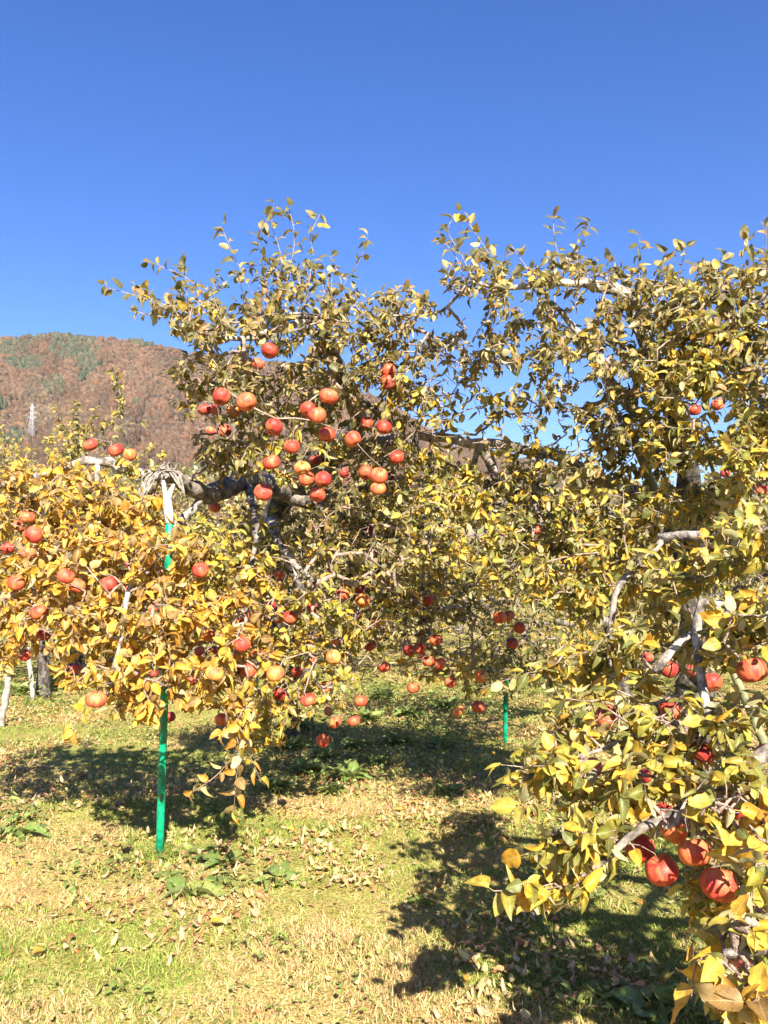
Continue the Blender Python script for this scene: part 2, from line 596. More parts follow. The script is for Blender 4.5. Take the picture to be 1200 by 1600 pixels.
def make_pylon():
    px, py = 48, 694
    D = 300.0
    while D < 900:
        p = at(px, py, D)
        if p[2] < hill_z(p[0], p[1]):
            break
        D += 2
    base = at(px, py, D)
    base[2] = float(hill_z(base[0], base[1])) - 0.5
    H = (694 - 628) / FPX * D
    root = empty('transmission_tower', base)
    tag(root, 'tall pale lattice power pylon on the brown hillside', 'pylon')
    w0, w1 = H * 0.085, H * 0.022
    lv = np.linspace(0, 0.88, 9)
    def corner(t, k):
        w = w0 + (w1 - w0) * min(1, t / 0.7)
        s = ((-1, -1), (1, -1), (1, 1), (-1, 1))[k]
        return base + np.array((s[0] * w, s[1] * w, H * t))
    th = D * 0.0002
    for k in range(4):
        m = MB(); m.tube([corner(0, k), corner(0.7, k), corner(0.88, k), base + (0, 0, H)], th, 4)
        m.build('leg', M_STEEL, root)
    m = MB()
    for a, b in zip(lv[:-1], lv[1:]):
        for k in range(4):
            m.tube([corner(a, k), corner(b, (k + 1) % 4)], th * 0.6, 4)
            m.tube([corner(a, (k + 1) % 4), corner(b, k)], th * 0.6, 4)
            m.tube([corner(b, k), corner(b, (k + 1) % 4)], th * 0.6, 4)
    m.build('lattice_bracing', M_STEEL, root)
    for t, wd in ((0.64, .12), (0.76, .105), (0.88, .09)):
        m = MB()
        c = base + np.array((0, 0, H * t))
        for s in (-1, 1):
            m.tube([c + (s * w1, -w1, 0), c + (s * wd * H, 0, .01 * H)], th * .7, 4)
            m.tube([c + (0, w1, 0), c + (s * w1, w1, 0), c + (s * wd * H, 0, .01 * H)], th * .7, 4)
            m.tube([c + (0, -w1, 0), c + (0, w1, 0)], th * .6, 4)
            m.tube([c + (s * w1, 0, H * .035), c + (s * wd * H, 0, .012 * H)], th * .7, 4)
        m.build('cross_arm', M_STEEL, root)
        for s in (-1, 1):
            m = MB()
            a = c + np.array((s * wd * H, 0, -0.01 * H))
            for e in (-1, 1):
                t_ = np.linspace(0, 1, 14)[:, None]
                b = a + np.array((e * 300.0, 40.0 * e, 2.0))
                pts = a * (1 - t_) + b * t_ - np.array((0, 0, 1)) * (4 * t_ * (1 - t_) * 9)
                m.tube(pts, th * 0.13, 4)
            m.build('cable', M_STEEL, root)


make_pylon()


def make_haze():
    x0, x1, y0, y1, z0, z1 = -2600, 2600, -1600, 2100, -1.6, 345
    V = [(x0, y0, z0), (x1, y0, z0), (x1, y1, z0), (x0, y1, z0), (x0, y0, z1), (x1, y0, z1), (x1, y1, z1), (x0, y1, z1)]
    F = [(0, 3, 2, 1), (4, 5, 6, 7), (0, 1, 5, 4), (1, 2, 6, 5), (2, 3, 7, 6), (3, 0, 4, 7)]
    m, nt, out = new_mat('haze')
    v = N(nt, 'ShaderNodeVolumePrincipled')
    v.inputs['Color'].default_value = (0.9, 0.93, 1.0, 1)
    v.inputs['Density'].default_value = 0.00007
    v.inputs['Anisotropy'].default_value = 0.0
    nt.links.new(v.outputs[0], out.inputs['Volume'])
    o = link('haze', mesh_np('haze', np.array(V, float), np.array(F), m, smooth=False))
    tag(o, 'thin pale air haze over the valley', kind='stuff')


make_haze()

# ------------------------------------------------------------------ leaves
def leaf_template(rows, width, fold, curl, wave, petiole=0.16):
    """leaf along +Y from 0 (petiole root) to 1, folded along the midrib; returns V, F, UV"""
    v = np.array([0, .1, .27, .48, .68, .86, 1.0]) if rows == 7 else np.array([0, .3, .7, 1.0])
    hw = (np.array([0, .33, .48, .5, .46, .31, 0]) if rows == 7 else np.array([0, .47, .43, 0])) * width * 2
    y0 = petiole
    Lb = 1 - petiole
    def z_of(t): return -curl * t * t + 0.0
    V, UV, F = [], [], []
    n = len(v)
    for t in v:
        V.append((0, y0 + Lb * t * (1 - 0.25 * curl * t), z_of(t))); UV.append((0, t))
    for s in (-1, 1):
        for i in range(1, n - 1):
            t = v[i]
            u = hw[i] * 0.5
            V.append((s * u * math.cos(fold), y0 + Lb * (t - .03) * (1 - 0.25 * curl * t), z_of(t) + u * math.sin(fold) + wave * math.sin(i * 2.1 + s) * 0.5))
            UV.append((s * (0.5 if rows == 7 else .5), t))
    nl = n
    nr = n + n - 2
    for off, flip in ((nl, False), (nr, True)):
        tri = [(0, 1, off)]
        for i in range(1, n - 2):
            a, b = off + i - 1, off + i
            tri += [(i, i + 1, b), (i, b, a)]
        tri += [(n - 2, n - 1, off + n - 3)]
        F += [(c, b, a) for a, b, c in tri] if flip else tri
    k = len(V)
    if rows == 7:
        V += [(-.012, 0, .02), (.012, 0, .02), (-.01, y0 + .01, 0), (.01, y0 + .01, 0)]
        UV += [(0.02, 0)] * 4
        F += [(k, k + 1, k + 3), (k, k + 3, k + 2)]
    V, F = np.array(V), np.array(F)
    a, b, c = V[F[0]]
    if np.cross(b - a, c - a)[2] < 0:      # make +Z the upper side
        F = F[:, ::-1]
    return V, F, np.array(UV)


HI = [leaf_template(7, 0.50, R(26), 0.22, 0.03), leaf_template(7, 0.46, R(42), 0.5, 0.07),
      leaf_template(7, 0.54, R(15), 0.12, 0.08), leaf_template(7, 0.42, R(58), 0.75, 0.06)]


def leaf_fine(width, cup, curl, twist, wave, petiole=0.17, seed=0):
    v = np.array([0, .07, .2, .38, .56, .74, .89, 1.0])
    hw = np.array([0, .31, .47, .5, .47, .37, .19, 0]) * width
    Lb = 1 - petiole
    V, UV, F = [], [], []
    idx = {}
    for i, t in enumerate(v):
        for j, u in enumerate((-1, -.55, 0, .55, 1)):
            if i in (0, len(v) - 1) and j != 2:
                idx[i, j] = idx.get((i, 2))
                continue
            x = u * hw[i]
            z = cup * abs(u) ** 1.4 * hw[i] * 1.2 - curl * t * t + wave * (abs(u) > .9) * math.sin(i * 2.3 + seed + (0 if u < 0 else 1.7))
            a = twist * t
            x, z = x * math.cos(a) - (z + curl * t * t) * math.sin(a), x * math.sin(a) + (z + curl * t * t) * math.cos(a) - curl * t * t
            y = petiole + Lb * (t * (1 - .22 * curl * t) - .05 * abs(u) * math.sin(math.pi * t))
            idx[i, j] = len(V)
            V.append((x, y, z)); UV.append((u * .5, t))
    for j in range(5):
        idx[0, j] = idx[0, 2]; idx[len(v) - 1, j] = idx[len(v) - 1, 2]
    for i in range(len(v) - 1):
        for j in range(4):
            q = [idx[i, j], idx[i, j + 1], idx[i + 1, j + 1], idx[i + 1, j]]
            if len(set(q)) == 4:
                F += [(q[0], q[1], q[2]), (q[0], q[2], q[3])]
            else:
                d = list(dict.fromkeys(q))
                if len(d) == 3: F.append(tuple(d))
    k = len(V)
    V += [(-.012, 0, .03), (.012, 0, .03), (.009, petiole + .02, .004), (-.009, petiole + .02, .004)]
    UV += [(0.02, 0)] * 4
    F += [(k, k + 1, k + 2), (k, k + 2, k + 3)]
    return np.array(V), np.array(F), np.array(UV)


FINE = [leaf_fine(.52, .35, .2, .25, .02, seed=0), leaf_fine(.47, .75, .5, -.5, .03, seed=1),
        leaf_fine(.56, .15, .1, .6, .035, seed=2), leaf_fine(.44, 1.0, .7, .3, .03, seed=3)]
LO = [leaf_template(4, 0.56, R(25), 0.2, 0), leaf_template(4, 0.56, R(40), 0.45, 0), leaf_template(4, 0.6, R(12), 0.1, 0)]

PAL = {
    'gold':  [(0.6, 0.37, 0.04), (0.54, 0.34, 0.035), (0.6, 0.42, 0.06), (0.52, 0.25, 0.04), (0.38, 0.3, 0.045), (0.56, 0.29, 0.045), (0.26, 0.16, 0.05)],
    'yelo':  [(0.54, 0.37, 0.035), (0.42, 0.34, 0.05), (0.27, 0.25, 0.04), (0.17, 0.18, 0.03), (0.56, 0.32, 0.03), (0.12, 0.14, 0.03), (0.36, 0.34, 0.05)],
    'oliv':  [(0.17, 0.155, 0.045), (0.23, 0.205, 0.065), (0.10, 0.105, 0.032), (0.34, 0.28, 0.1), (0.26, 0.175, 0.07), (0.47, 0.34, 0.055), (0.085, 0.09, 0.03)],
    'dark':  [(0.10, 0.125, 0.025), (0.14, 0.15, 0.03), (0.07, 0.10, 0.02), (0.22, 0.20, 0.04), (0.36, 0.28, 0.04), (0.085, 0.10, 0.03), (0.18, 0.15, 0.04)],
    'dry':   [(0.52, 0.26, 0.11), (0.44, 0.17, 0.07), (0.6, 0.42, 0.19), (0.33, 0.14, 0.065), (0.66, 0.5, 0.14), (0.58, 0.33, 0.16), (0.5, 0.35, 0.17)],
    'cover': [(0.2, 0.28, 0.06), (0.26, 0.32, 0.08), (0.15, 0.23, 0.05), (0.3, 0.34, 0.1), (0.22, 0.29, 0.08), (0.34, 0.33, 0.09), (0.18, 0.25, 0.06)],
    'weed':  [(0.14, 0.23, 0.05), (0.18, 0.27, 0.06), (0.11, 0.19, 0.04), (0.23, 0.3, 0.08), (0.17, 0.25, 0.07), (0.2, 0.27, 0.06), (0.13, 0.2, 0.05)],
}
PALN = {k: np.array(v) for k, v in PAL.items()}
_leaf_meshes = {}


def leaf_mesh(cls, ci, ti, mat):
    key = (cls, ci, ti)
    if key not in _leaf_meshes:
        V, F, UV = FINE[ti]
        _leaf_meshes[key] = mesh_np('leaf', V, F, mat, col=np.tile(PALN[cls][ci], (len(V), 1)), luv=UV)
    return _leaf_meshes[key]


def frames(d, nrm):
    Y = d / (np.linalg.norm(d, axis=1)[:, None] + 1e-9)
    Z = nrm - (nrm * Y).sum(1)[:, None] * Y
    Z /= np.linalg.norm(Z, axis=1)[:, None] + 1e-9
    X = np.cross(Y, Z)
    return X, Y, Z


class Leaves:
    def __init__(self):
        self.p, self.d, self.n, self.s, self.c = [], [], [], [], []

    def add(self, p, d, n, s, c):
        self.p.append(p); self.d.append(d); self.n.append(n); self.s.append(s); self.c.append(c)

    def finish(self):
        self.P = np.array(self.p); self.D = np.array(self.d); self.Nn = np.array(self.n)
        self.Sz = np.array(self.s); self.C = np.array(self.c)
        self.ci = rng.integers(0, 7, len(self.P))
        self.ti = rng.integers(0, 4, len(self.P))
        self.X, self.Y, self.Z = frames(self.D, self.Nn)

    def keep(self, mask):
        for k in ('P', 'D', 'Nn', 'Sz', 'C', 'ci', 'ti', 'X', 'Y', 'Z'):
            setattr(self, k, getattr(self, k)[mask])


def leaf_stuff(name, L, sel, mat, parent, temps=HI):
    off = np.array(parent.location) if parent is not None else np.zeros(3)
    VV, FF, CC, UU, base = [], [], [], [], 0
    for ti in range(len(temps)):
        idx = sel[(L.ti[sel] % len(temps)) == ti]
        if not len(idx):
            continue
        V, F, UV = temps[ti]
        nv, n = len(V), len(idx)
        W = (L.P[idx][:, None] + L.Sz[idx][:, None, None] * (V[None, :, 0:1] * L.X[idx][:, None] + V[None, :, 1:2] * L.Y[idx][:, None] + V[None, :, 2:3] * L.Z[idx][:, None])) - off
        col = np.array([PALN[c][i] for c, i in zip(L.C[idx], L.ci[idx])]) * rng.uniform(0.8, 1.2, (n, 1))
        VV.append(W.reshape(-1, 3)); CC.append(np.repeat(col, nv, 0)); UU.append(np.tile(UV, (n, 1)))
        FF.append((F[None] + (np.arange(n) * nv)[:, None, None]).reshape(-1, 3) + base)
        base += n * nv
    o = link(name, mesh_np(name, np.concatenate(VV), np.concatenate(FF), mat, col=np.concatenate(CC), luv=np.concatenate(UU)), parent)
    o['kind'] = 'stuff'
    return o


def leaf_objects(name, L, sel, mat, parent):
    off = np.array(parent.location) if parent is not None else np.zeros(3)
    for i in sel:
        o = bpy.data.objects.new(name, leaf_mesh(str(L.C[i]), int(L.ci[i]), int(L.ti[i]), mat))
        s = float(L.Sz[i])
        M = np.eye(4)
        M[:3, 0], M[:3, 1], M[:3, 2], M[:3, 3] = L.X[i] * s, L.Y[i] * s, L.Z[i] * s, L.P[i] - off
        o.parent = parent
        o.matrix_basis = Matrix(M.tolist())
        COL.objects.link(o)


# ------------------------------------------------------------------ apples (placed first: twigs grow to them)
# x, y, apparent diameter in the photograph, colour, label
APPLES = [
 (421,548,29,'R','deep red apple, highest on the centre tree, under a silvery bare branch'),
 (403,568,21,'O','small orange apple touching the highest deep red apple from below left'),
 (607,579,25,'S','upper apple of the red stacked pair against blue sky gaps, top centre'),
 (606,597,25,'R','lower apple of the red stacked pair against blue sky gaps, top centre'),
 (346,619,30,'R','big red apple at the top of the cluster at the crown\'s upper left edge'),
 (320,640,22,'R','leftmost red apple of the cluster at the crown\'s upper left edge'),
 (336,640,22,'S','striped red apple wedged second from left in the upper left cluster'),
 (364,642,24,'Y','yellowish apple half hidden between red cluster and round orange apple, upper left'),
 (385,628,33,'O','large round orange apple at the right end of the upper left cluster'),
 (329,674,17,'O','small orange apple beneath the upper left cluster, beside a red one'),
 (351,673,23,'R','red apple beneath the upper left cluster, right of a small orange one'),
 (514,619,31,'S','orange red apple just left of the dark upright limb'),
 (481,639,27,'R','dark red apple tucked behind a brighter one, left of the dark limb'),
 (495,648,31,'S','bright apple overlapping a darker red one, left of the dark limb'),
 (428,667,30,'R','striped red apple alone between the upper left cluster and the dark limb'),
 (511,679,29,'R','round red apple below the overlapping pair, near the foot of the dark limb'),
 (551,686,29,'S','salmon red apple right beside the foot of the dark upright limb'),
 (456,697,27,'S','red apple with pale bottom above the yellow orange stacked apples'),
 (573,661,24,'R','left apple of the red cluster right of the dark limb'),
 (600,667,26,'R','large apple of the red cluster right of the dark limb'),
 (603,688,20,'S','lowest small apple of the red cluster right of the dark limb'),
 (620,714,25,'R','shaded red apple just under the pale cut branch stub, centre'),
 (424,722,30,'S','orange red apple above the leaning dark trunk, left side'),
 (472,731,27,'Y','yellow orange apple above another one, over the leaning dark trunk'),
 (479,748,25,'O','orange apple directly below the yellow orange one over the leaning trunk'),
 (505,749,29,'R','dull dark red apple right of the yellow orange pair over the trunk'),
 (493,718,20,'R','small red apple above the dull dark red one near the trunk fork'),
 (572,738,25,'R','dark red apple behind the orange stacked pair, left of it'),
 (592,743,29,'O','upper pale orange apple of the stacked pair below the horizontal limb'),
 (591,763,25,'O','lower pale orange apple of the stacked pair below the horizontal limb'),
 (611,746,20,'R','dark red apple peeping out behind the stacked pair, right of it'),
 (411,769,29,'S','glossy orange red apple hanging left of the leaning dark trunk'),
 (496,773,27,'S','red apple hanging lowest under the trunk fork cluster'),
 (335,792,21,'O','small orange apple right under the thick black limb'),
 (538,739,16,'R','small shaded red apple between the dull red one and stacked pair'),
 (141,695,25,'S','orange red apple above the white sunlit limb on the left'),
 (181,703,25,'R','red apple in the middle of three above the white left limb'),
 (203,710,22,'Y','yellow orange apple, right one of three above the white left limb'),
 (42,808,25,'O','orange apple on top of the bunch at the left picture edge'),
 (30,822,21,'O','orange apple lower left in the bunch at the left picture edge'),
 (53,835,28,'S','pinkish apple lower right in the bunch at the left picture edge'),
 (45,863,25,'O','orange apple below the bunch at the left picture edge'),
 (12,856,22,'S','pink apple cut closest to the left picture edge'),
 (25,910,27,'O','orange apple above the white leaning post at far left'),
 (62,957,27,'S','orange red apple beside the white leaning post, halfway up'),
 (68,992,23,'R','dark red apple low beside the white leaning post'),
 (39,1023,20,'S','lowest red apple near the white leaning post'),
 (103,900,30,'S','pinkish apple among golden leaves, left of its orange neighbour'),
 (121,915,28,'O','orange apple among golden leaves, touching a pinkish neighbour'),
 (170,912,28,'S','red orange apple in golden leaves halfway between post and green pole'),
 (200,921,15,'R','small red apple right of the red orange one in golden leaves'),
 (199,882,13,'R','tiny red apple near a bare pale twig left of the green pole'),
 (118,1045,19,'S','half hidden red apple at the lower fringe of the golden leaves'),
 (150,1092,35,'O','big orange apple hanging lowest on the left, over shaded grass'),
 (241,1052,15,'R','small red apple just left of the green pole\'s exposed top'),
 (299,1063,19,'R','dark red apple right of the green pole, level with its exposed top'),
 (335,1052,31,'Y','glowing yellow orange apple right of the green pole'),
 (325,992,22,'Y','pale yellow apple in golden leaves right of the green pole'),
 (312,1018,17,'R','dark red apple, left of two below the pale yellow apple'),
 (333,1016,18,'R','dark red apple, right of two below the pale yellow apple'),
 (313,890,28,'S','red orange apple behind golden leaves, upper right of the green pole'),
 (265,1120,19,'R','red apple close to the right side of the green pole, low down'),
 (240,949,19,'O','pinkish orange apple in golden leaves beside the pole, half hidden'),
 (345,1124,21,'O','orange apple above the hanging yellow twig right of the pole'),
 (378,1006,29,'S','orange red apple with dark bottom, upper left of the low middle group'),
 (401,1020,23,'Y','yellow apple diagonally below an orange red one, low middle left'),
 (388,1047,27,'O','orange apple left of the large yellow orange one, low middle left'),
 (430,1052,29,'Y','large yellow orange apple in the low middle left'),
 (378,964,25,'R','dark red apple above the low middle left apples, in shade'),
 (423,945,19,'R','dark red apple left of a yellow and orange pair, under the pale branch'),
 (453,964,23,'S','orange red apple under the tip of the pale forked branch'),
 (436,967,17,'Y','yellow apple left of the orange red one under the pale branch'),
 (488,950,19,'S','red apple right of the pale forked branch tips'),
 (437,898,19,'O','orange apple left of the pale forked branch'),
 (541,915,19,'Y','yellow apple above an orange one in the shaded centre'),
 (535,929,23,'O','orange apple below a yellow one in the shaded centre'),
 (566,938,23,'Y','yellow orange apple with green tint in the shaded centre'),
 (563,922,19,'R','dark red apple above the greenish yellow one in the shaded centre'),
 (559,961,15,'S','tiny red apple below the greenish yellow one in the shaded centre'),
 (589,972,19,'Y','pale yellow apple alone at the lower edge of the shaded centre'),
 (576,828,19,'R','dark red apple, upper of two in the middle crown'),
 (582,864,19,'S','red apple, lower of two in the middle crown'),
 (610,912,19,'O','orange apple beside a big yellow leaf in the middle crown'),
 (669,938,19,'S','red apple alone in dark leaves right of the shaded centre'),
 (487,1029,21,'O','orange apple left of the yellow orange one before bright far grass'),
 (521,1027,25,'Y','yellow orange apple before the bright far grass'),
 (526,1001,19,'O','orange apple half behind leaves above the yellow orange one'),
 (464,1050,19,'R','red apple right of the large yellow orange apple, low middle'),
 (437,1085,23,'R','maroon apple low above the shadow\'s edge'),
 (481,1093,25,'S','orange red apple with dark dimple low above the shadow\'s edge'),
 (508,1073,21,'Y','yellow orange apple above right of the dimpled orange red one'),
 (524,1128,21,'O','left orange apple of the low pair over the tree\'s shadow'),
 (553,1126,21,'S','right orange red apple of the low pair over the tree\'s shadow'),
 (564,1095,21,'O','orange apple above the low pair over the tree\'s shadow'),
 (504,1157,21,'S','red apple hanging lowest of all over the centre shadow'),
 (513,1111,15,'Y','tiny yellow apple above the low pair over the shadow'),
 (578,1008,19,'R','dark red apple before bright far grass, centre'),
 (600,1042,19,'S','red apple where bright far grass meets shadow, centre'),
 (639,1016,20,'R','dark red apple at the left end of the low row of apples'),
 (655,1013,20,'R','second dark red apple of the low row, behind its neighbours'),
 (658,1024,16,'O','small orange apple in the middle of the low row'),
 (669,1033,20,'O','orange apple second from right in the low row'),
 (688,1037,20,'O','orange apple at the right end of the low row'),
 (680,1000,20,'S','red apple just above the right end of the low row'),
 (646,1074,21,'O','round orange apple alone before the dark shadow, right of centre'),
 (704,1066,20,'S','orange red apple beside a yellow leaf, above the dark shadow'),
 (751,1057,20,'Y','yellow orange apple at the left edge of the small mid tree\'s low branch'),
 (716,1111,20,'Y','yellow apple, left of two hanging over the darkest shadow'),
 (748,1104,20,'R','red apple, right of two hanging over the darkest shadow'),
 (781,965,22,'S','left red apple of the pair in the dark green middle tree'),
 (795,962,20,'R','right red apple of the pair in the dark green middle tree'),
 (812,981,21,'R','dark red apple right below the pair in the dark green middle tree'),
 (801,1005,19,'R','lowest dark red apple in the dark green middle tree'),
 (840,828,18,'S','small red apple high in the dark leaves of the middle tree'),
 (1085,640,21,'R','red apple high in the right crown among green leaves'),
 (1121,632,21,'O','orange apple high in the right crown, right of a red one'),
 (1190,766,26,'S','orange red apple at the right picture edge, level with the horizontal limb'),
 (1133,739,16,'R','small dark red apple in the right crown near the dark trunk'),
 (1175,1047,46,'S','large striped red apple with bright glint near the right picture edge'),
 (1112,1066,33,'R','red apple partly behind a yellow leaf, left of the large striped one'),
 (1085,1046,27,'R','shaded dark red apple behind the pale upright branch on the right'),
 (1045,1044,29,'R','deep red apple beside the pale cut stub on the right'),
 (1012,1027,20,'S','small red apple left of the pale cut stub on the right'),
 (1047,1110,38,'S','orange red apple above a curved pale twig on the right'),
 (948,1119,38,'S','red apple at the left side of the right tree, alone'),
 (1098,1175,42,'R','shaded maroon apple below the pale upright branch'),
 (926,1199,31,'S','pinkish apple half hidden at the near tree\'s left side'),
 (1008,1212,25,'R','dark red apple hidden behind yellow leaves, near tree centre'),
 (940,1273,16,'R','tiny red apple on the twig above a big yellow leaf'),
 (1148,1258,44,'R','maroon apple in shade at the right, above the orange leaves'),
 (1195,1176,32,'R','dark red apple cut by the right picture edge'),
 (1040,1272,40,'S','orange red apple at the top of the big low cluster'),
 (1053,1297,42,'O','orange apple second from top in the big low cluster'),
 (1000,1325,48,'R','dark shaded red apple at the left of the big low cluster'),
 (1034,1359,50,'S','bright red apple hanging lowest in the big low cluster'),
 (1085,1331,52,'O','big orange red apple at the right of the big low cluster'),
 (1124,1381,54,'S','apple with a leaf across its face, lower right of the big cluster'),
 (1137,1469,28,'S','small red apple in the bottom right corner, upper of two'),
 (1155,1502,34,'O','orange apple in the bottom right corner, lower of two'),
]
AP = []
for (x, y, d, c, lab) in APPLES:
    D = 0.091 * FPX / d
    AP.append(dict(px=x, py=y, d=d, c=c, lab=lab, D=D, p=at(x, y, D), r=0.091 / 2))
APX = np.array([a['px'] for a in AP], float)
APY = np.array([a['py'] for a in AP], float)
APD = np.array([a['D'] for a in AP])
APR = np.array([a['d'] / 2 for a in AP])


def apple_mesh(name, mat, squash=0.9, lop=0.0):
    """lathe, radius 1 across"""
    prof = [(0.0, 0.46), (0.07, 0.47), (0.17, 0.58), (0.3, 0.72), (0.5, 0.80), (0.72, 0.70), (0.9, 0.44), (0.995, 0.08), (0.99, -0.18), (0.9, -0.48),
            (0.73, -0.72), (0.53, -0.85), (0.36, -0.9), (0.22, -0.86), (0.12, -0.77), (0.0, -0.72)]
    K = 22
    V, Q, T = [(0, 0, prof[0][1])], [], []
    for r, z in prof[1:-1]:
        for k in range(K):
            a = 2 * math.pi * k / K
            lob = 1 + 0.025 * math.cos(5 * a) * max(0, -z) + lop * math.cos(a) * 0.5
            V.append((r * lob * math.cos(a), r * lob * math.sin(a), z * squash * (1 + lop * math.sin(a))))
    V.append((0, 0, prof[-1][1] * squash))
    nr = len(prof) - 2
    for i in range(nr - 1):
        for k in range(K):
            a, b = 1 + i * K + k, 1 + i * K + (k + 1) % K
            Q.append((a, a + K, b + K, b))
    for k in range(K):
        T.append((0, 1 + k, 1 + (k + 1) % K))
        e = 1 + (nr - 1) * K
        T.append((len(V) - 1, e + (k + 1) % K, e + k))
    V = np.array(V) * 0.0455
    return mesh_np(name, V, [np.array(Q), np.array(T)], mat)


AM = {
    'R': apple_material('apple_deep_red', (0.46, 0.13, 0.05), (0.29, 0.026, 0.022), 0.34, 0.54),
    'S': apple_material('apple_orange_red', (0.58, 0.19, 0.07), (0.42, 0.04, 0.03), 0.33, 0.56),
    'O': apple_material('apple_orange', (0.62, 0.24, 0.075), (0.48, 0.065, 0.036), 0.33, 0.56),
    'Y': apple_material('apple_yellow', (0.64, 0.35, 0.08), (0.52, 0.1, 0.04), 0.38, 0.58),
}
APM = {k: [apple_mesh('apple', m, 0.9, 0.0), apple_mesh('apple', m, 0.95, 0.05), apple_mesh('apple', m, 0.84, 0.03)] for k, m in AM.items()}
_st = MB(); _st.tube([(0, 0, .018), (.001, .001, .034), (.004, .002, .052)], [.0016, .0014, .002], 5)
STEM_ME = mesh_np('stem', np.concatenate(_st.V), [np.concatenate(_st.Q), np.concatenate(_st.T)], M_STEM)
_cx = MB()
for k in range(5):
    a = k * 1.2566
    _cx.tube([(.004 * math.cos(a), .004 * math.sin(a), -.0325), (.007 * math.cos(a), .007 * math.sin(a), -.036), (.009 * math.cos(a), .009 * math.sin(a), -.0345)], [.0022, .0018, .0006], 4)
CALYX_ME = mesh_np('calyx', np.concatenate(_cx.V), [np.concatenate(_cx.Q), np.concatenate(_cx.T)], M_STEM)
for i, a in enumerate(AP):
    o = link('apple', APM[a['c']][i % 3], None, tuple(a['p']))
    tilt = rng.normal(0, 0.34, 2)
    o.rotation_euler = (tilt[0] + 0.12, tilt[1], rng.uniform(0, 6.28))
    s = rng.uniform(0.95, 1.05)
    o.scale = (s, s * rng.uniform(0.92, 1.0), s * rng.uniform(0.9, 1.02))
    tag(o, a['lab'], 'apple', 'apples hanging on the trees')
    a['obj'] = o
    Mx = Matrix.LocRotScale(o.location, o.rotation_euler, o.scale)
    a['stem_top'] = np.array(Mx @ Vector((.004, .002, .052)))
    link('stem', STEM_ME, o)
    if a['d'] >= 24:
        link('calyx', CALYX_ME, o)

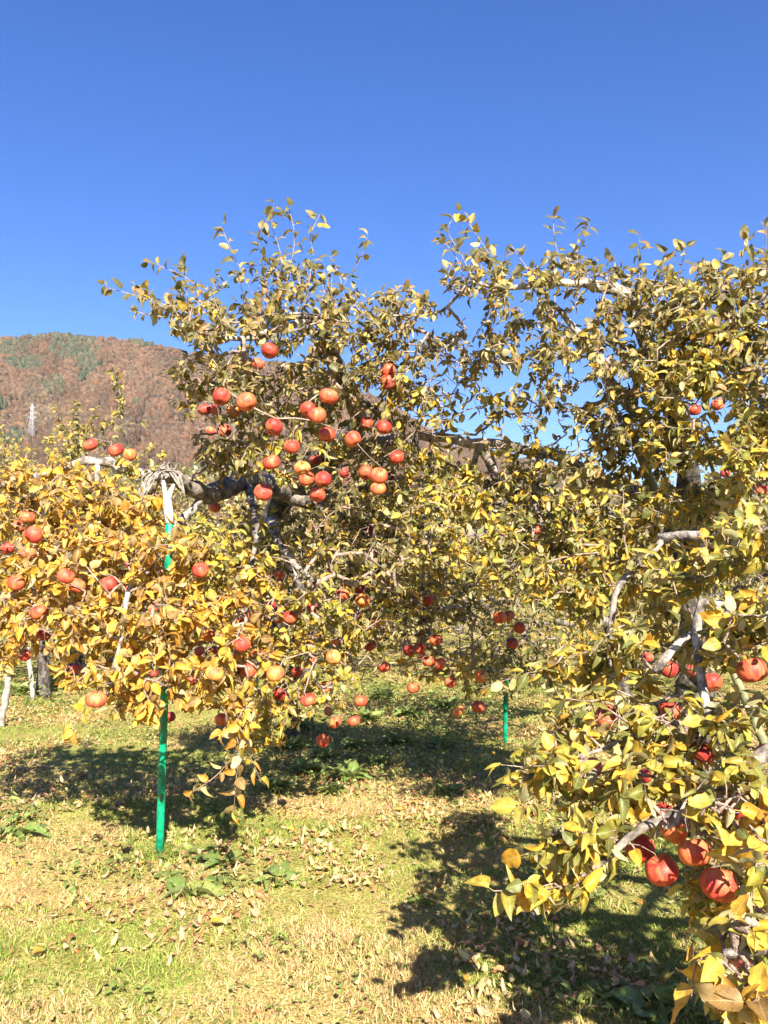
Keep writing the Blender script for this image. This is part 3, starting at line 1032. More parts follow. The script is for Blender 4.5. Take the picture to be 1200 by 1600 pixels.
# ------------------------------------------------------------------ tree growing
class Tree:
    def __init__(self, name_label, base, group=None):
        self.root = empty('apple_tree', base)
        tag(self.root, name_label, 'apple tree', group)
        self.cap = 90000
        self.P = np.zeros((self.cap, 3)); self.par = np.full(self.cap, -1, dtype=int); self.fix = np.zeros(self.cap)
        self.n = 0
        self.chains = []
        self.L = Leaves()

    def add_nodes(self, pts, start, rad=None):
        k = len(pts)
        idx = np.arange(self.n, self.n + k)
        self.P[idx] = pts
        self.par[idx] = np.concatenate([[start], idx[:-1]])
        if rad is not None:
            self.fix[idx] = rad
        self.n += k
        return idx

    def limb(self, name, pts, mat, jitter=0.012, k=9):
        """pts: rows of (x,y,z,r); built as a mesh part of its own"""
        Q = spline(pts)
        Q[1:-1, :3] += rng.normal(0, jitter * .6, (len(Q) - 2, 3))
        start = -1
        if self.n:
            start = int(np.argmin(np.linalg.norm(self.P[:self.n] - Q[0, :3], axis=1)))
        self.add_nodes(Q[:, :3], start, Q[:, 3])
        m = MB()
        r = Q[:, 3] * (1 + 0.16 * (vnoise(np.arange(len(Q)) * 1.0, np.full(len(Q), Q[0, 0] * 9 + self.n), 2.6, 3) - .5) * 2)
        m.tube(Q[:, :3], np.maximum(r, Q[:, 3] * 0.75), k)
        return m.build(name, mat, self.root, jitter=float(np.mean(Q[:, 3])) * 0.05)

    def grow(self, targets, step=0.09, bend=0.16, sag=0.0):
        """targets: list of (pos, cls, kind) joined one after another to the nearest wood"""
        T = np.array([t[0] for t in targets])
        d0 = np.min(np.linalg.norm(T[:, None, :] - self.P[None, :self.n:3], axis=2), axis=1)
        for i in np.argsort(d0):
            t = T[i]
            dd = np.linalg.norm(self.P[:self.n] - t, axis=1)
            j = int(np.argmin(dd + 0.12 * np.maximum(0, self.P[:self.n, 2] - t[2]) * (dd > 0.15)))
            a = self.P[j]
            L = dd[j]
            if L < 0.015:
                continue
            n = max(2, int(math.ceil(L / step)))
            perp = rng.normal(0, 1, 3); perp -= perp.dot(t - a) / (L * L) * (t - a)
            mid = (a + t) / 2 + perp * bend * L * 0.5 + np.array((0, 0, sag * L))
            u = (np.arange(1, n + 1) / n)[:, None]
            pts = a * (1 - u) ** 2 + 2 * mid * u * (1 - u) + t * u ** 2
            idx = self.add_nodes(pts, j)
            self.chains.append((j, idx, targets[i][1], targets[i][2]))

    def shoot(self, pts, cls, size=(0.06, 0.08), spacing=0.03):
        """an upright or hanging shoot with leaves all along it"""
        Q = spline(np.asarray(pts), 0.05)
        j = int(np.argmin(np.linalg.norm(self.P[:self.n] - Q[0], axis=1)))
        if np.linalg.norm(self.P[j] - Q[0]) > 0.12:
            Q = np.vstack([self.P[j] * .5 + Q[0] * .5, Q])
        idx = self.add_nodes(Q, j)
        self.chains.append((j, idx, cls, 'shoot'))

    def finish_wood(self, twig_mat=None, r0=0.0021, kmin=3):
        cnt = np.zeros(self.n)
        isleafend = np.zeros(self.n)
        for j, idx, c, k in self.chains:
            isleafend[idx[-1]] = 1
        cnt[:] = isleafend
        for i in range(self.n - 1, -1, -1):
            p = self.par[i]
            if p >= 0:
                cnt[p] += cnt[i]
        rad = r0 * np.maximum(cnt, 1) ** 0.42
        m = MB()
        for j, idx, c, k in self.chains:
            pts = np.vstack([self.P[j], self.P[idx]])
            r = np.concatenate([[min(rad[idx[0]] * 1.1, max(rad[j], self.fix[j]))], rad[idx]])
            r[-1] *= 0.75
            m.tube(pts, r, 3 if r.max() < 0.004 else (4 if r.max() < .008 else 6), cap=False)
        if m.V:
            m.build('twigs', twig_mat or M_TWIG, self.root, kind='stuff')

    def leaf_out(self, size=(0.046, 0.076), tip=(2, 5), along=0.048, droop=0.28, reach=0.42, density=1.0):
        up = np.array((0, 0, 1.0))
        for j, idx, cls, kind in self.chains:
            if kind == 'bare':
                continue
            pts = np.vstack([self.P[j], self.P[idx]])
            seg = np.linalg.norm(np.diff(pts, axis=0), axis=1)
            L = seg.sum()
            cum = np.concatenate([[0], np.cumsum(seg)])
            tdir = pts[-1] - pts[-2]; tdir /= np.linalg.norm(tdir) + 1e-9
            gs = 1.14 if cls == 'gold' else (1.22 if kind == 'shoot' else 1.0)
            ph = rng.uniform(0, 6.28)
            dr, sp, rc = droop, along / density, reach
            if kind == 'shoot':
                sp, rc, dr = 0.03, L * 0.92, 0.12
            if kind == 'few':
                sp, rc = 0.12, 0.12
            s = L
            k = 0
            while s > max(0.0, L - rc):
                p = np.array([np.interp(s, cum, pts[:, q]) for q in range(3)])
                i = min(len(pts) - 2, int(np.searchsorted(cum, s) - 1)); i = max(i, 0)
                t = (pts[i + 1] - pts[i]); t /= np.linalg.norm(t) + 1e-9
                a = ph + k * 2.4
                A = np.cross(t, up if abs(t[2]) < .9 else np.array((1., 0, 0))); A /= np.linalg.norm(A) + 1e-9
                B = np.cross(t, A)
                d = (math.cos(a) * A + math.sin(a) * B) * 0.85 + t * 0.55
                d = d + rng.normal(0, .22, 3); d[2] -= dr * rng.uniform(0.3, 1.6)
                nrm = up * 0.6 + rng.normal(0, .6, 3) + t * 0.2 + np.array((.12, -.45, 0))
                self.L.add(p, d, nrm, rng.uniform(*size) * gs, cls)
                s -= sp * rng.uniform(0.6, 1.5); k += 1
            if kind in ('few',):
                continue
            for q in range(int(rng.integers(tip[0], tip[1] + 1) * (0.6 if kind == 'shoot' else density))):
                d = tdir * 0.35 + rng.normal(0, .75, 3); d[2] -= dr * 0.9
                nrm = up * 0.7 + rng.normal(0, .6, 3) + np.array((.15, -.35, 0))
                self.L.add(pts[-1] - tdir * rng.uniform(0, .05), d, nrm, rng.uniform(*size) * gs * (0.95 if kind == 'shoot' else 1), cls)


def blob(px, py, rx, ry, D, rD, n, cls, kind='leaf'):
    out = []
    n = int(n * 1.9)
    while len(out) < n:
        q = rng.uniform(-1, 1, 3)
        if (q ** 2).sum() > 1:
            continue
        out.append((at(px + q[0] * rx, py + q[1] * ry, D + q[2] * rD), cls, kind))
    return out


def wblob(c, r, n, cls):
    out = []
    while len(out) < n:
        q = rng.uniform(-1, 1, 3)
        if (q ** 2).sum() > 1:
            continue
        out.append((np.array(c) + q * np.array(r), cls, 'leaf'))
    return out


def W(px, py, D, r):
    return (*at(px, py, D), r)


def apple_targets(sel):
    return [(AP[i]['stem_top'], 'oliv', 'few' if rng.random() < 0.6 else 'bare') for i in sel]


def apples_in(f):
    return [i for i, a in enumerate(AP) if a.get('tree') is None and f(a)]


# spots where the photograph shows sky, far grass, the pole, a limb or the hill between the leaves: the crowns are thin there
CLEAR = [(640, 679, 15), (660, 679, 16), (680, 680, 16), (700, 682, 16), (720, 684, 16), (740, 686, 16), (760, 690, 15), (780, 694, 12), (770, 720, 12), (778, 742, 12), (450, 872, 14), (470, 892, 14), (490, 912, 14)]
GAPS = [(690, 590, 34), (715, 640, 40), (655, 650, 18), (735, 530, 22), (760, 590, 18), (835, 640, 22), (900, 690, 20), (940, 600, 16), (660, 520, 16),
        (700, 560, 22), (540, 560, 12), (800, 660, 20), (870, 650, 14), (955, 560, 14), (820, 520, 12),
        (770, 735, 18), (960, 790, 16), (985, 770, 14), (740, 690, 14),
        (263, 800, 12), (262, 850, 12), (260, 880, 9), (265, 740, 24), (225, 760, 16), (322, 768, 20), (150, 716, 13), (180, 735, 7), (90, 735, 7),
        (250, 1085, 11), (250, 1120, 11), (250, 1160, 11), (250, 1200, 11), (250, 1240, 11), (250, 1280, 11), (250, 1320, 11), (425, 800, 18), (440, 775, 18),
        (450, 870, 20), (480, 905, 20), (530, 590, 16), (550, 640, 16), (520, 560, 14), (48, 655, 20), (45, 1060, 22), (15, 1110, 22), (60, 590, 40), (220, 610, 30), (215, 660, 24), (250, 690, 20),
        (1000, 720, 10), (1020, 760, 12), (1035, 800, 12), (740, 830, 18), (1080, 842, 22), (930, 448, 26), (960, 455, 18), (405, 1070, 10), (620, 1000, 30), (720, 1000, 26), (560, 1040, 18), (790, 1130, 16), (955, 960, 14), (1095, 940, 14), (1025, 1050, 14)]


def thin(L, gaps=True, keep=0.22):
    """leave out leaves that would hang right before an apple or in a gap of the crown"""
    c = L.P + L.Y * (L.Sz * 0.5)[:, None]
    px, py, f = project(c)
    lr = L.Sz * FPX / f * 0.3
    px1, py1, _ = project(L.P + L.Y * (L.Sz * 0.25)[:, None])
    px2, py2, _ = project(L.P + L.Y * (L.Sz * 0.9)[:, None])
    ok = np.ones(len(c), bool)
    rr = rng.random(len(c))
    for i in range(len(AP)):
        dm = np.minimum(np.hypot(px - APX[i], py - APY[i]), np.minimum(np.hypot(px1 - APX[i], py1 - APY[i]), np.hypot(px2 - APX[i], py2 - APY[i])) + lr * .6)
        hit = (dm < APR[i] * 0.95 + lr * (1.0 if APR[i] > 14 else 0.8)) & (f < APD[i] + 0.03)
        ok &= ~(hit & (rr < 0.96))
    ts = np.array(TO_SUN)
    for a in AP:                       # fruit is set in thinner leaf, open to the light
        q = c - a['p']
        t = q @ ts
        dist = np.linalg.norm(q - t[:, None] * ts, axis=1)
        ok &= ~((t > 0) & (t < 0.9) & (dist < 0.05) & (rr < 0.7))
    if gaps:
        for gx, gy, gr in GAPS:
            h = np.hypot(px - gx, py - gy) < gr
            ok &= ~(h & (rr > keep))
        for gx, gy, gr in CLEAR:
            ok &= ~((np.hypot(px - gx, py - gy) < gr) & (f < 5.6) & (rr > .06))
    L.keep(ok)


ALL = []
# ---- the big centre-left tree ------------------------------------------------------------------
b1 = np.array((-1.05, 9.4, 0.0)); b1[2] = gz(b1[0], b1[1]) - 0.05
T1 = Tree('wide apple tree with propped limbs, golden low leaves and most of the apples', b1)
fork = W(450, 765, 7.0, .10)
T1.limb('trunk', [(*b1, .13), W(446, 1080, 9.0, .11), W(428, 930, 8.2, .105), W(420, 835, 7.5, .1), fork], M_TRUNK, .02, 12)
T1.limb('limb', [fork, W(500, 705, 6.5, .075), W(558, 668, 6.0, .062), W(545, 610, 5.6, .05), W(518, 550, 5.2, .04), W(496, 500, 4.9, .028), W(430, 495, 4.7, .018)], M_BARK, .012)
T1.limb('limb', [fork, W(385, 752, 6.2, .072), W(322, 772, 5.4, .06), W(275, 745, 5.0, .042)], M_BARK, .012)
T1.limb('limb', [W(275, 745, 5.0, .036), W(205, 736, 4.95, .028), W(152, 718, 4.9, .028), W(95, 732, 4.85, .022), W(20, 752, 4.9, .016), W(-60, 775, 4.9, .012)], M_BARK_SUNLIT)
T1.limb('limb', [W(425, 815, 7.1, .05), W(432, 840, 5.9, .026), W(452, 872, 5.6, .02), W(482, 902, 5.4, .013), W(502, 925, 5.3, .007)], M_BARK_SUNLIT, .008, 7)
T1.limb('limb', [W(452, 872, 5.6, .013), W(462, 900, 5.5, .009), W(452, 940, 5.4, .005)], M_BARK_SUNLIT, .005, 6)
T1.limb('limb', [fork, W(530, 715, 6.5, .055), W(600, 690, 6.1, .045), W(650, 688, 5.9, .035)], M_BARK)
T1.limb('limb', [fork, W(530, 810, 6.8, .045), W(600, 870, 6.5, .032), W(650, 950, 6.6, .018), W(690, 1020, 6.4, .009)], M_BARK)
T1.limb('limb', [W(320, 772, 5.4, .03), W(262, 840, 4.9, .022), W(232, 890, 4.55, .017), W(198, 925, 4.4, .013), W(196, 962, 4.3, .009), W(180, 1040, 4.1, .006)], M_BARK_SUNLIT, .008, 7)
T1.limb('limb', [W(152, 718, 4.9, .022), W(155, 780, 4.85, .017), W(154, 835, 4.8, .012), W(140, 940, 4.6, .007)], M_BARK_SUNLIT, .006, 7)
T1.limb('limb', [W(95, 732, 4.85, .022), W(70, 800, 4.9, .018), W(60, 870, 4.9, .012), W(45, 960, 4.9, .007)], M_BARK_SUNLIT, .008, 7)
T1.limb('limb', [W(496, 500, 4.9, .022), W(440, 510, 4.7, .019), W(380, 530, 4.6, .014), W(300, 520, 4.5, .009)], M_BARK_SUNLIT, .008, 7)
T1.limb('limb', [W(540, 600, 5.5, .022), W(610, 545, 5.2, .014), W(650, 480, 5.0, .008)], M_BARK_SUNLIT, .008, 7)
T1.limb('limb', [W(385, 752, 6.2, .03), W(400, 830, 5.4, .018), W(385, 930, 4.9, .012), W(380, 1050, 4.6, .007)], M_BARK, .008, 7)
T1.limb('limb', [W(600, 870, 6.5, .02), W(560, 950, 5.9, .012), W(520, 1030, 5.6, .007)], M_BARK, .008, 7)
tg = []
tg += blob(430, 430, 100, 45, 4.6, .45, 16, 'oliv') + blob(260, 468, 75, 34, 4.4, .3, 12, 'oliv') + blob(340, 500, 90, 42, 4.5, .4, 28, 'oliv')
tg += blob(460, 500, 110, 50, 4.7, .5, 34, 'oliv') + blob(570, 500, 90, 55, 4.8, .5, 28, 'oliv') + blob(640, 480, 60, 36, 4.9, .4, 16, 'oliv')
tg += blob(340, 600, 75, 70, 4.7, .4, 50, 'oliv') + blob(440, 620, 120, 70, 5.2, .6, 80, 'oliv') + blob(350, 690, 60, 50, 5, .4, 26, 'oliv')
tg += blob(590, 620, 80, 80, 5.3, .5, 56, 'oliv') + blob(430, 700, 110, 60, 5.2, .6, 55, 'yelo') + blob(620, 740, 80, 60, 5.6, .5, 42, 'yelo')
tg += blob(540, 740, 90, 60, 5.8, .6, 40, 'oliv') + blob(500, 850, 130, 70, 6.4, .7, 90, 'oliv') + blob(600, 890, 110, 80, 6.7, .7, 80, 'oliv')
tg += blob(690, 880, 80, 90, 7.0, .6, 50, 'dark') + blob(640, 800, 90, 60, 6.2, .5, 44, 'yelo')
tg += blob(480, 980, 110, 50, 5.6, .6, 34, 'yelo') + blob(490, 1050, 90, 50, 5.4, .5, 26, 'yelo') + blob(620, 960, 80, 40, 6.4, .5, 20, 'oliv') + blob(680, 1040, 60, 30, 6.3, .4, 8, 'yelo')
tg += blob(60, 735, 90, 16, 4.8, .15, 16, 'gold') + blob(200, 728, 60, 12, 4.85, .15, 7, 'yelo')
tg += blob(20, 790, 60, 50, 5.2, .5, 34, 'gold') + blob(110, 790, 80, 50, 4.9, .5, 46, 'gold') + blob(200, 790, 70, 45, 4.9, .4, 34, 'gold')
tg += blob(40, 880, 70, 80, 5.0, .5, 60, 'gold') + blob(130, 880, 90, 70, 4.7, .5, 74, 'gold') + blob(250, 870, 90, 70, 4.6, .5, 66, 'gold')
tg += blob(340, 870, 70, 70, 4.9, .5, 54, 'yelo') + blob(390, 930, 60, 70, 4.9, .4, 36, 'gold')
tg += blob(110, 970, 100, 60, 4.5, .4, 66, 'gold') + blob(230, 970, 100, 60, 4.4, .4, 70, 'gold') + blob(340, 980, 80, 70, 4.5, .4, 56, 'gold')
tg += blob(10, 990, 50, 70, 4.8, .4, 30, 'gold') + blob(200, 1050, 110, 40, 4.3, .3, 46, 'gold') + blob(320, 1060, 70, 50, 4.4, .3, 34, 'gold') + blob(390, 1030, 50, 50, 4.6, .3, 22, 'gold')
tg += blob(215, 1105, 60, 22, 4.2, .2, 12, 'gold') + blob(370, 1120, 40, 40, 4.3, .2, 16, 'gold') + blob(440, 1110, 50, 30, 4.9, .3, 8, 'yelo')
tg += blob(690, 560, 60, 60, 5.0, .4, 18, 'oliv') + blob(690, 640, 70, 60, 5.3, .4, 22, 'yelo') + blob(420, 850, 70, 70, 6.0, .4, 34, 'yelo') + blob(420, 1000, 60, 60, 5.4, .4, 26, 'gold')
tg += blob(400, 1090, 60, 50, 5.2, .4, 22, 'yelo') + blob(560, 830, 90, 60, 5.6, .5, 40, 'oliv') + blob(640, 910, 90, 60, 6.0, .5, 36, 'yelo') + blob(550, 930, 90, 40, 5.9, .4, 26, 'oliv')
tg += blob(730, 930, 60, 60, 7.2, .5, 44, 'oliv') + blob(745, 1040, 50, 50, 7.5, .4, 26, 'yelo') + blob(560, 960, 140, 40, 6.4, .6, 40, 'oliv') + blob(600, 800, 130, 60, 6.2, .6, 60, 'oliv')
tg += blob(590, 550, 100, 60, 4.9, .4, 34, 'oliv') + blob(510, 570, 80, 60, 4.9, .4, 26, 'oliv') + blob(640, 620, 60, 60, 5.0, .4, 18, 'yelo')
tg += blob(-110, 900, 90, 130, 4.7, .5, 70, 'gold') + blob(-90, 780, 80, 50, 4.9, .4, 24, 'gold')
tg += blob(600, 1000, 130, 24, 6.4, .5, 30, 'yelo') + blob(480, 1000, 90, 40, 5.6, .4, 20, 'yelo') + blob(415, 1130, 40, 50, 5.4, .3, 16, 'yelo') + blob(540, 970, 120, 30, 5.4, .4, 24, 'yelo')
tg += blob(480, 1050, 70, 45, 5.2, .3, 18, 'yelo') + blob(560, 1010, 60, 40, 5.7, .3, 16, 'yelo') + blob(640, 1015, 60, 35, 6.2, .3, 16, 'yelo') + blob(700, 1050, 40, 30, 6.2, .3, 8, 'yelo') + blob(520, 1100, 40, 30, 5.4, .3, 7, 'yelo') + blob(440, 1100, 40, 60, 5.6, .3, 18, 'oliv')
tg += blob(700, 830, 90, 70, 5.0, .4, 40, 'yelo') + blob(470, 900, 100, 60, 5.0, .4, 34, 'yelo') + blob(620, 880, 80, 50, 5.1, .3, 24, 'oliv')
sel = apples_in(lambda a: a['px'] < 735)
for i in sel: AP[i]['tree'] = 1
tg += apple_targets(sel)
T1.grow(tg)
for pts, cls in (
    ([(400, 480, 4.6), (440, 420, 4.6), (425, 350, 4.55), (428, 318, 4.5)], 'oliv'),
    ([(470, 480, 4.6), (490, 410, 4.6), (485, 370, 4.6), (500, 335, 4.6)], 'oliv'),
    ([(450, 440, 4.6), (405, 390, 4.6), (410, 350, 4.5)], 'oliv'),
    ([(520, 470, 4.7), (560, 410, 4.7), (575, 368, 4.7)], 'oliv'),
    ([(400, 470, 4.6), (370, 410, 4.5), (345, 352, 4.45)], 'oliv'),
    ([(350, 500, 4.5), (300, 440, 4.4), (232, 408, 4.35)], 'oliv'),
    ([(320, 500, 4.5), (240, 470, 4.35), (160, 448, 4.3)], 'oliv'),
    ([(300, 520, 4.5), (290, 440, 4.4), (285, 412, 4.4)], 'oliv'),
    ([(440, 470, 4.6), (460, 380, 4.6), (452, 325, 4.6)], 'oliv'),
    ([(540, 470, 4.7), (530, 430, 4.7), (515, 400, 4.7)], 'oliv'),
    ([(340, 1090, 4.3), (372, 1160, 4.15), (368, 1225, 4.1), (365, 1275, 4.1)], 'gold'),
    ([(372, 1170, 4.15), (340, 1210, 4.1), (305, 1235, 4.1)], 'gold'),
    ([(150, 1080, 4.3), (125, 1120, 4.2), (108, 1150, 4.2)], 'gold'),
    ([(400, 1130, 4.5), (385, 1160, 4.4), (405, 1215, 4.4)], 'gold'),
):
    T1.shoot([at(*p) for p in pts], cls)
T1.finish_wood(); T1.leaf_out(density=1.0)
ALL.append((T1, HI, 300))

# ---- the right tree with the long horizontal limb ----------------------------------------------
b4 = np.array((1.98, 5.6, 0.0)); b4[2] = gz(b4[0], b4[1]) - 0.05
T4 = Tree('apple tree on the right with a long horizontal limb and tall leafy crown', b4)
f4 = W(1082, 800, 5.2, .085)
T4.limb('trunk', [(*b4, .14), W(1088, 1150, 5.5, .115), W(1086, 950, 5.35, .1), f4, W(1068, 690, 5.0, .06), W(1045, 600, 4.8, .045)], M_TRUNK, .015, 12)
T4.limb('limb', [f4, W(1010, 775, 5.15, .05), W(950, 752, 5.1, .04), W(845, 705, 5.2, .034), W(750, 692, 5.3, .033), W(655, 680, 5.4, .032)], M_BARK_SUNLIT, .012)
T4.limb('limb', [W(752, 694, 5.3, .035), W(765, 720, 5.3, .032), W(776, 750, 5.3, .026)], M_BARK, .004)
T4.limb('limb', [W(1045, 600, 4.8, .042), W(1000, 520, 4.65, .035), W(975, 462, 4.6, .033), W(925, 446, 4.55, .028), W(880, 440, 4.5, .018), W(800, 450, 4.6, .014), W(730, 440, 4.6, .010)], M_BARK_SUNLIT, .008)
T4.limb('limb', [W(730, 440, 4.6, .010), W(700, 480, 4.7, .009), W(660, 492, 4.8, .007), W(600, 492, 4.8, .005)], M_BARK_SUNLIT, .006, 6)
T4.limb('limb', [W(1068, 690, 5.0, .04), W(990, 640, 4.8, .03), W(930, 560, 4.7, .024), W(905, 520, 4.65, .02), W(870, 480, 4.6, .013)], M_BARK_SUNLIT, .008, 8)
T4.limb('limb', [W(1045, 600, 4.8, .04), W(1110, 530, 4.4, .028), W(1180, 470, 4.2, .018), W(1240, 430, 4.1, .01)], M_BARK, .008, 8)
T4.limb('limb', [f4, W(1150, 760, 4.6, .04), W(1230, 730, 4.0, .03), W(1300, 690, 3.6, .015)], M_BARK, .008, 8)
T4.limb('limb', [W(845, 705, 5.2, .025), W(835, 780, 5.1, .018), W(860, 860, 5.0, .012), W(880, 940, 4.9, .007)], M_BARK, .008, 7)
T4.limb('limb', [W(750, 692, 5.3, .02), W(735, 760, 5.5, .015), W(752, 810, 5.5, .012), W(735, 850, 5.5, .008)], M_BARK_SUNLIT, .008, 7)
T4.limb('limb', [f4, W(1030, 850, 4.8, .03), W(980, 900, 4.5, .02), W(930, 960, 4.4, .01)], M_BARK, .008, 7)
tg = []
tg += blob(745, 430, 55, 45, 4.6, .35, 18, 'oliv') + blob(810, 460, 70, 50, 4.6, .4, 21, 'oliv') + blob(900, 430, 70, 42, 4.5, .4, 19, 'oliv')
tg += blob(1000, 460, 80, 50, 4.5, .4, 31, 'oliv') + blob(1100, 470, 80, 60, 4.3, .4, 40, 'oliv') + blob(1180, 470, 60, 80, 4.2, .4, 34, 'oliv')
tg += blob(770, 540, 80, 50, 4.8, .4, 26, 'oliv') + blob(870, 540, 80, 60, 4.6, .4, 29, 'oliv') + blob(970, 560, 80, 70, 4.5, .4, 39, 'oliv')
tg += blob(1080, 580, 90, 70, 4.3, .4, 84, 'yelo') + blob(1180, 610, 60, 90, 4.0, .4, 43, 'oliv') + blob(1170, 730, 60, 70, 3.8, .4, 60, 'yelo')
tg += blob(1060, 680, 80, 60, 4.4, .4, 56, 'yelo') + blob(960, 660, 70, 50, 4.6, .4, 30, 'oliv') + blob(850, 640, 90, 50, 4.8, .4, 34, 'oliv') + blob(740, 640, 80, 60, 5.0, .4, 18, 'yelo')
tg += blob(700, 760, 80, 40, 5.4, .4, 32, 'yelo') + blob(800, 800, 90, 60, 5.4, .4, 50, 'oliv') + blob(890, 830, 90, 60, 5.0, .4, 54, 'dark') + blob(1110, 800, 80, 50, 4.4, .4, 40, 'yelo')
tg += blob(990, 860, 80, 60, 4.7, .4, 44, 'yelo') + blob(930, 930, 80, 50, 4.5, .4, 34, 'yelo') + blob(1280, 560, 90, 150, 3.8, .6, 60, 'oliv')
tg += blob(700, 590, 70, 70, 5.0, .3, 22, 'oliv') + blob(930, 730, 70, 40, 4.7, .3, 26, 'oliv') + blob(830, 720, 80, 40, 5.0, .3, 22, 'yelo') + blob(760, 770, 90, 50, 5.2, .4, 40, 'yelo') + blob(850, 870, 80, 60, 5.2, .4, 40, 'oliv')
tg += blob(1000, 540, 150, 90, 4.5, .5, 56, 'oliv') + blob(1120, 520, 90, 100, 4.2, .4, 50, 'yelo') + blob(1180, 680, 50, 100, 3.9, .4, 30, 'yelo')
tg += blob(780, 860, 100, 70, 4.9, .4, 44, 'yelo') + blob(900, 900, 100, 60, 4.4, .4, 40, 'yelo') + blob(920, 800, 90, 50, 4.6, .4, 36, 'yelo') + blob(1020, 790, 70, 40, 4.5, .3, 24, 'yelo')
tg += blob(1000, 700, 60, 60, 4.7, .3, 20, 'oliv') + blob(700, 690, 80, 60, 5.2, .3, 20, 'yelo')
sel = apples_in(lambda a: a['px'] > 1070 and a['py'] < 800)
for i in sel: AP[i]['tree'] = 4
tg += apple_targets(sel)
T4.grow(tg)
for pts in (
    [(740, 440, 4.6), (722, 400, 4.6), (700, 360, 4.6), (715, 332, 4.6)],
    [(790, 430, 4.6), (760, 390, 4.6), (730, 345, 4.6)],
    [(725, 440, 4.6), (712, 400, 4.6), (690, 375, 4.6)],
    [(880, 430, 4.5), (868, 380, 4.5), (864, 342, 4.5)],
    [(900, 430, 4.5), (905, 390, 4.5), (922, 350, 4.45)],
    [(840, 440, 4.5), (810, 400, 4.5), (800, 385, 4.5)],
    [(1000, 450, 4.5), (998, 400, 4.5), (1000, 368, 4.45)],
    [(950, 440, 4.5), (948, 415, 4.5), (958, 400, 4.5)],
    [(1060, 450, 4.4), (1066, 410, 4.35), (1072, 388, 4.3)],
    [(1040, 460, 4.4), (1035, 410, 4.35), (1042, 395, 4.3)],
    [(1120, 440, 4.3), (1125, 410, 4.25), (1130, 400, 4.2)],
    [(1170, 440, 4.2), (1172, 400, 4.15), (1165, 375, 4.1)],
    [(1190, 440, 4.2), (1196, 390, 4.15), (1198, 355, 4.1)],
):
    T4.shoot([at(*p) for p in pts], 'oliv')
T4.finish_wood(); T4.leaf_out(density=1.0)
ALL.append((T4, HI, 300))

# ---- the near tree reaching in from the right ---------------------------------------------------
b3 = np.array((2.35, 2.75, 0.0)); b3[2] = gz(b3[0], b3[1]) - 0.05
T3 = Tree('nearest apple tree reaching in from the right with large yellow leaves', b3)
T3.limb('trunk', [(*b3, .12), (2.32, 2.72, .6, .1), (2.25, 2.68, 1.1, .085), (2.2, 2.7, 1.5, .07)], M_TRUNK, .01, 12)
T3.limb('limb', [(2.2, 2.7, 1.5, .055), W(1290, 890, 2.9, .036), W(1195, 882, 2.95, .027), W(1122, 843, 3.2, .022), W(1030, 838, 3.4, .016)], M_BARK_SUNLIT, .008)
T3.limb('limb', [(2.25, 2.68, 1.1, .05), W(1250, 985, 2.8, .03), W(1160, 960, 2.85, .022), W(1096, 945, 2.9, .018), W(1094, 1040, 2.85, .015), W(1112, 1130, 2.75, .012), W(1145, 1210, 2.6, .008)], M_BARK_SUNLIT, .007, 8)
T3.limb('limb', [W(1040, 838, 3.4, .014), W(985, 895, 3.35, .013), W(955, 955, 3.3, .011), W(957, 1060, 3.25, .006)], M_BARK, .006, 7)
T3.limb('limb', [W(1095, 985, 2.9, .016), W(1060, 1008, 2.9, .015), W(1024, 1050, 2.9, .016)], M_BARK_SUNLIT, .004, 7)
T3.limb('limb', [(2.3, 2.7, .8, .045), W(1270, 1170, 2.5, .026), W(1130, 1240, 2.45, .018), W(1010, 1295, 2.4, .012), W(900, 1378, 2.35, .007)], M_BARK, .007, 8)
T3.limb('limb', [(2.3, 2.7, .7, .04), (1.75, 2.1, .75, .022), W(1230, 1480, 1.9, .014), W(1130, 1490, 1.88, .009)], M_BARK, .007, 8)
T3.limb('limb', [(2.2, 2.7, 1.4, .04), (1.9, 1.9, 1.6, .025), (1.5, 1.3, 1.5, .012)], M_BARK, .007, 8)
T3.limb('limb', [W(1130, 1150, 2.72, .010), W(1040, 1130, 2.75, .008), W(940, 1170, 2.75, .006), W(840, 1200, 2.7, .004)], M_TWIG, .006, 6)
tg = []
tg += blob(1150, 850, 60, 45, 3.0, .3, 26, 'yelo') + blob(1050, 900, 80, 55, 3.3, .3, 30, 'yelo') + blob(1160, 980, 60, 70, 2.8, .3, 30, 'yelo')
tg += blob(1010, 1020, 90, 60, 3.15, .3, 34, 'yelo') + blob(890, 1040, 80, 34, 3.4, .3, 18, 'yelo') + blob(1070, 1130, 110, 60, 2.8, .3, 40, 'yelo')
tg += blob(920, 1120, 90, 50, 3.0, .3, 26, 'yelo') + blob(870, 1195, 80, 34, 2.75, .25, 18, 'yelo') + blob(1000, 1220, 100, 50, 2.6, .25, 34, 'yelo')
tg += blob(1150, 1230, 60, 70, 2.4, .25, 30, 'yelo') + blob(930, 1310, 80, 50, 2.4, .2, 16, 'yelo') + blob(1080, 1290, 80, 40, 2.35, .2, 12, 'yelo')
tg += blob(855, 1385, 60, 14, 2.35, .15, 7, 'yelo') + blob(1185, 1350, 30, 60, 2.1, .2, 10, 'yelo') + blob(1160, 1440, 45, 34, 1.95, .15, 10, 'yelo') + blob(1130, 1530, 60, 40, 1.9, .15, 9, 'yelo') + blob(1185, 1580, 30, 40, 1.8, .15, 8, 'gold')
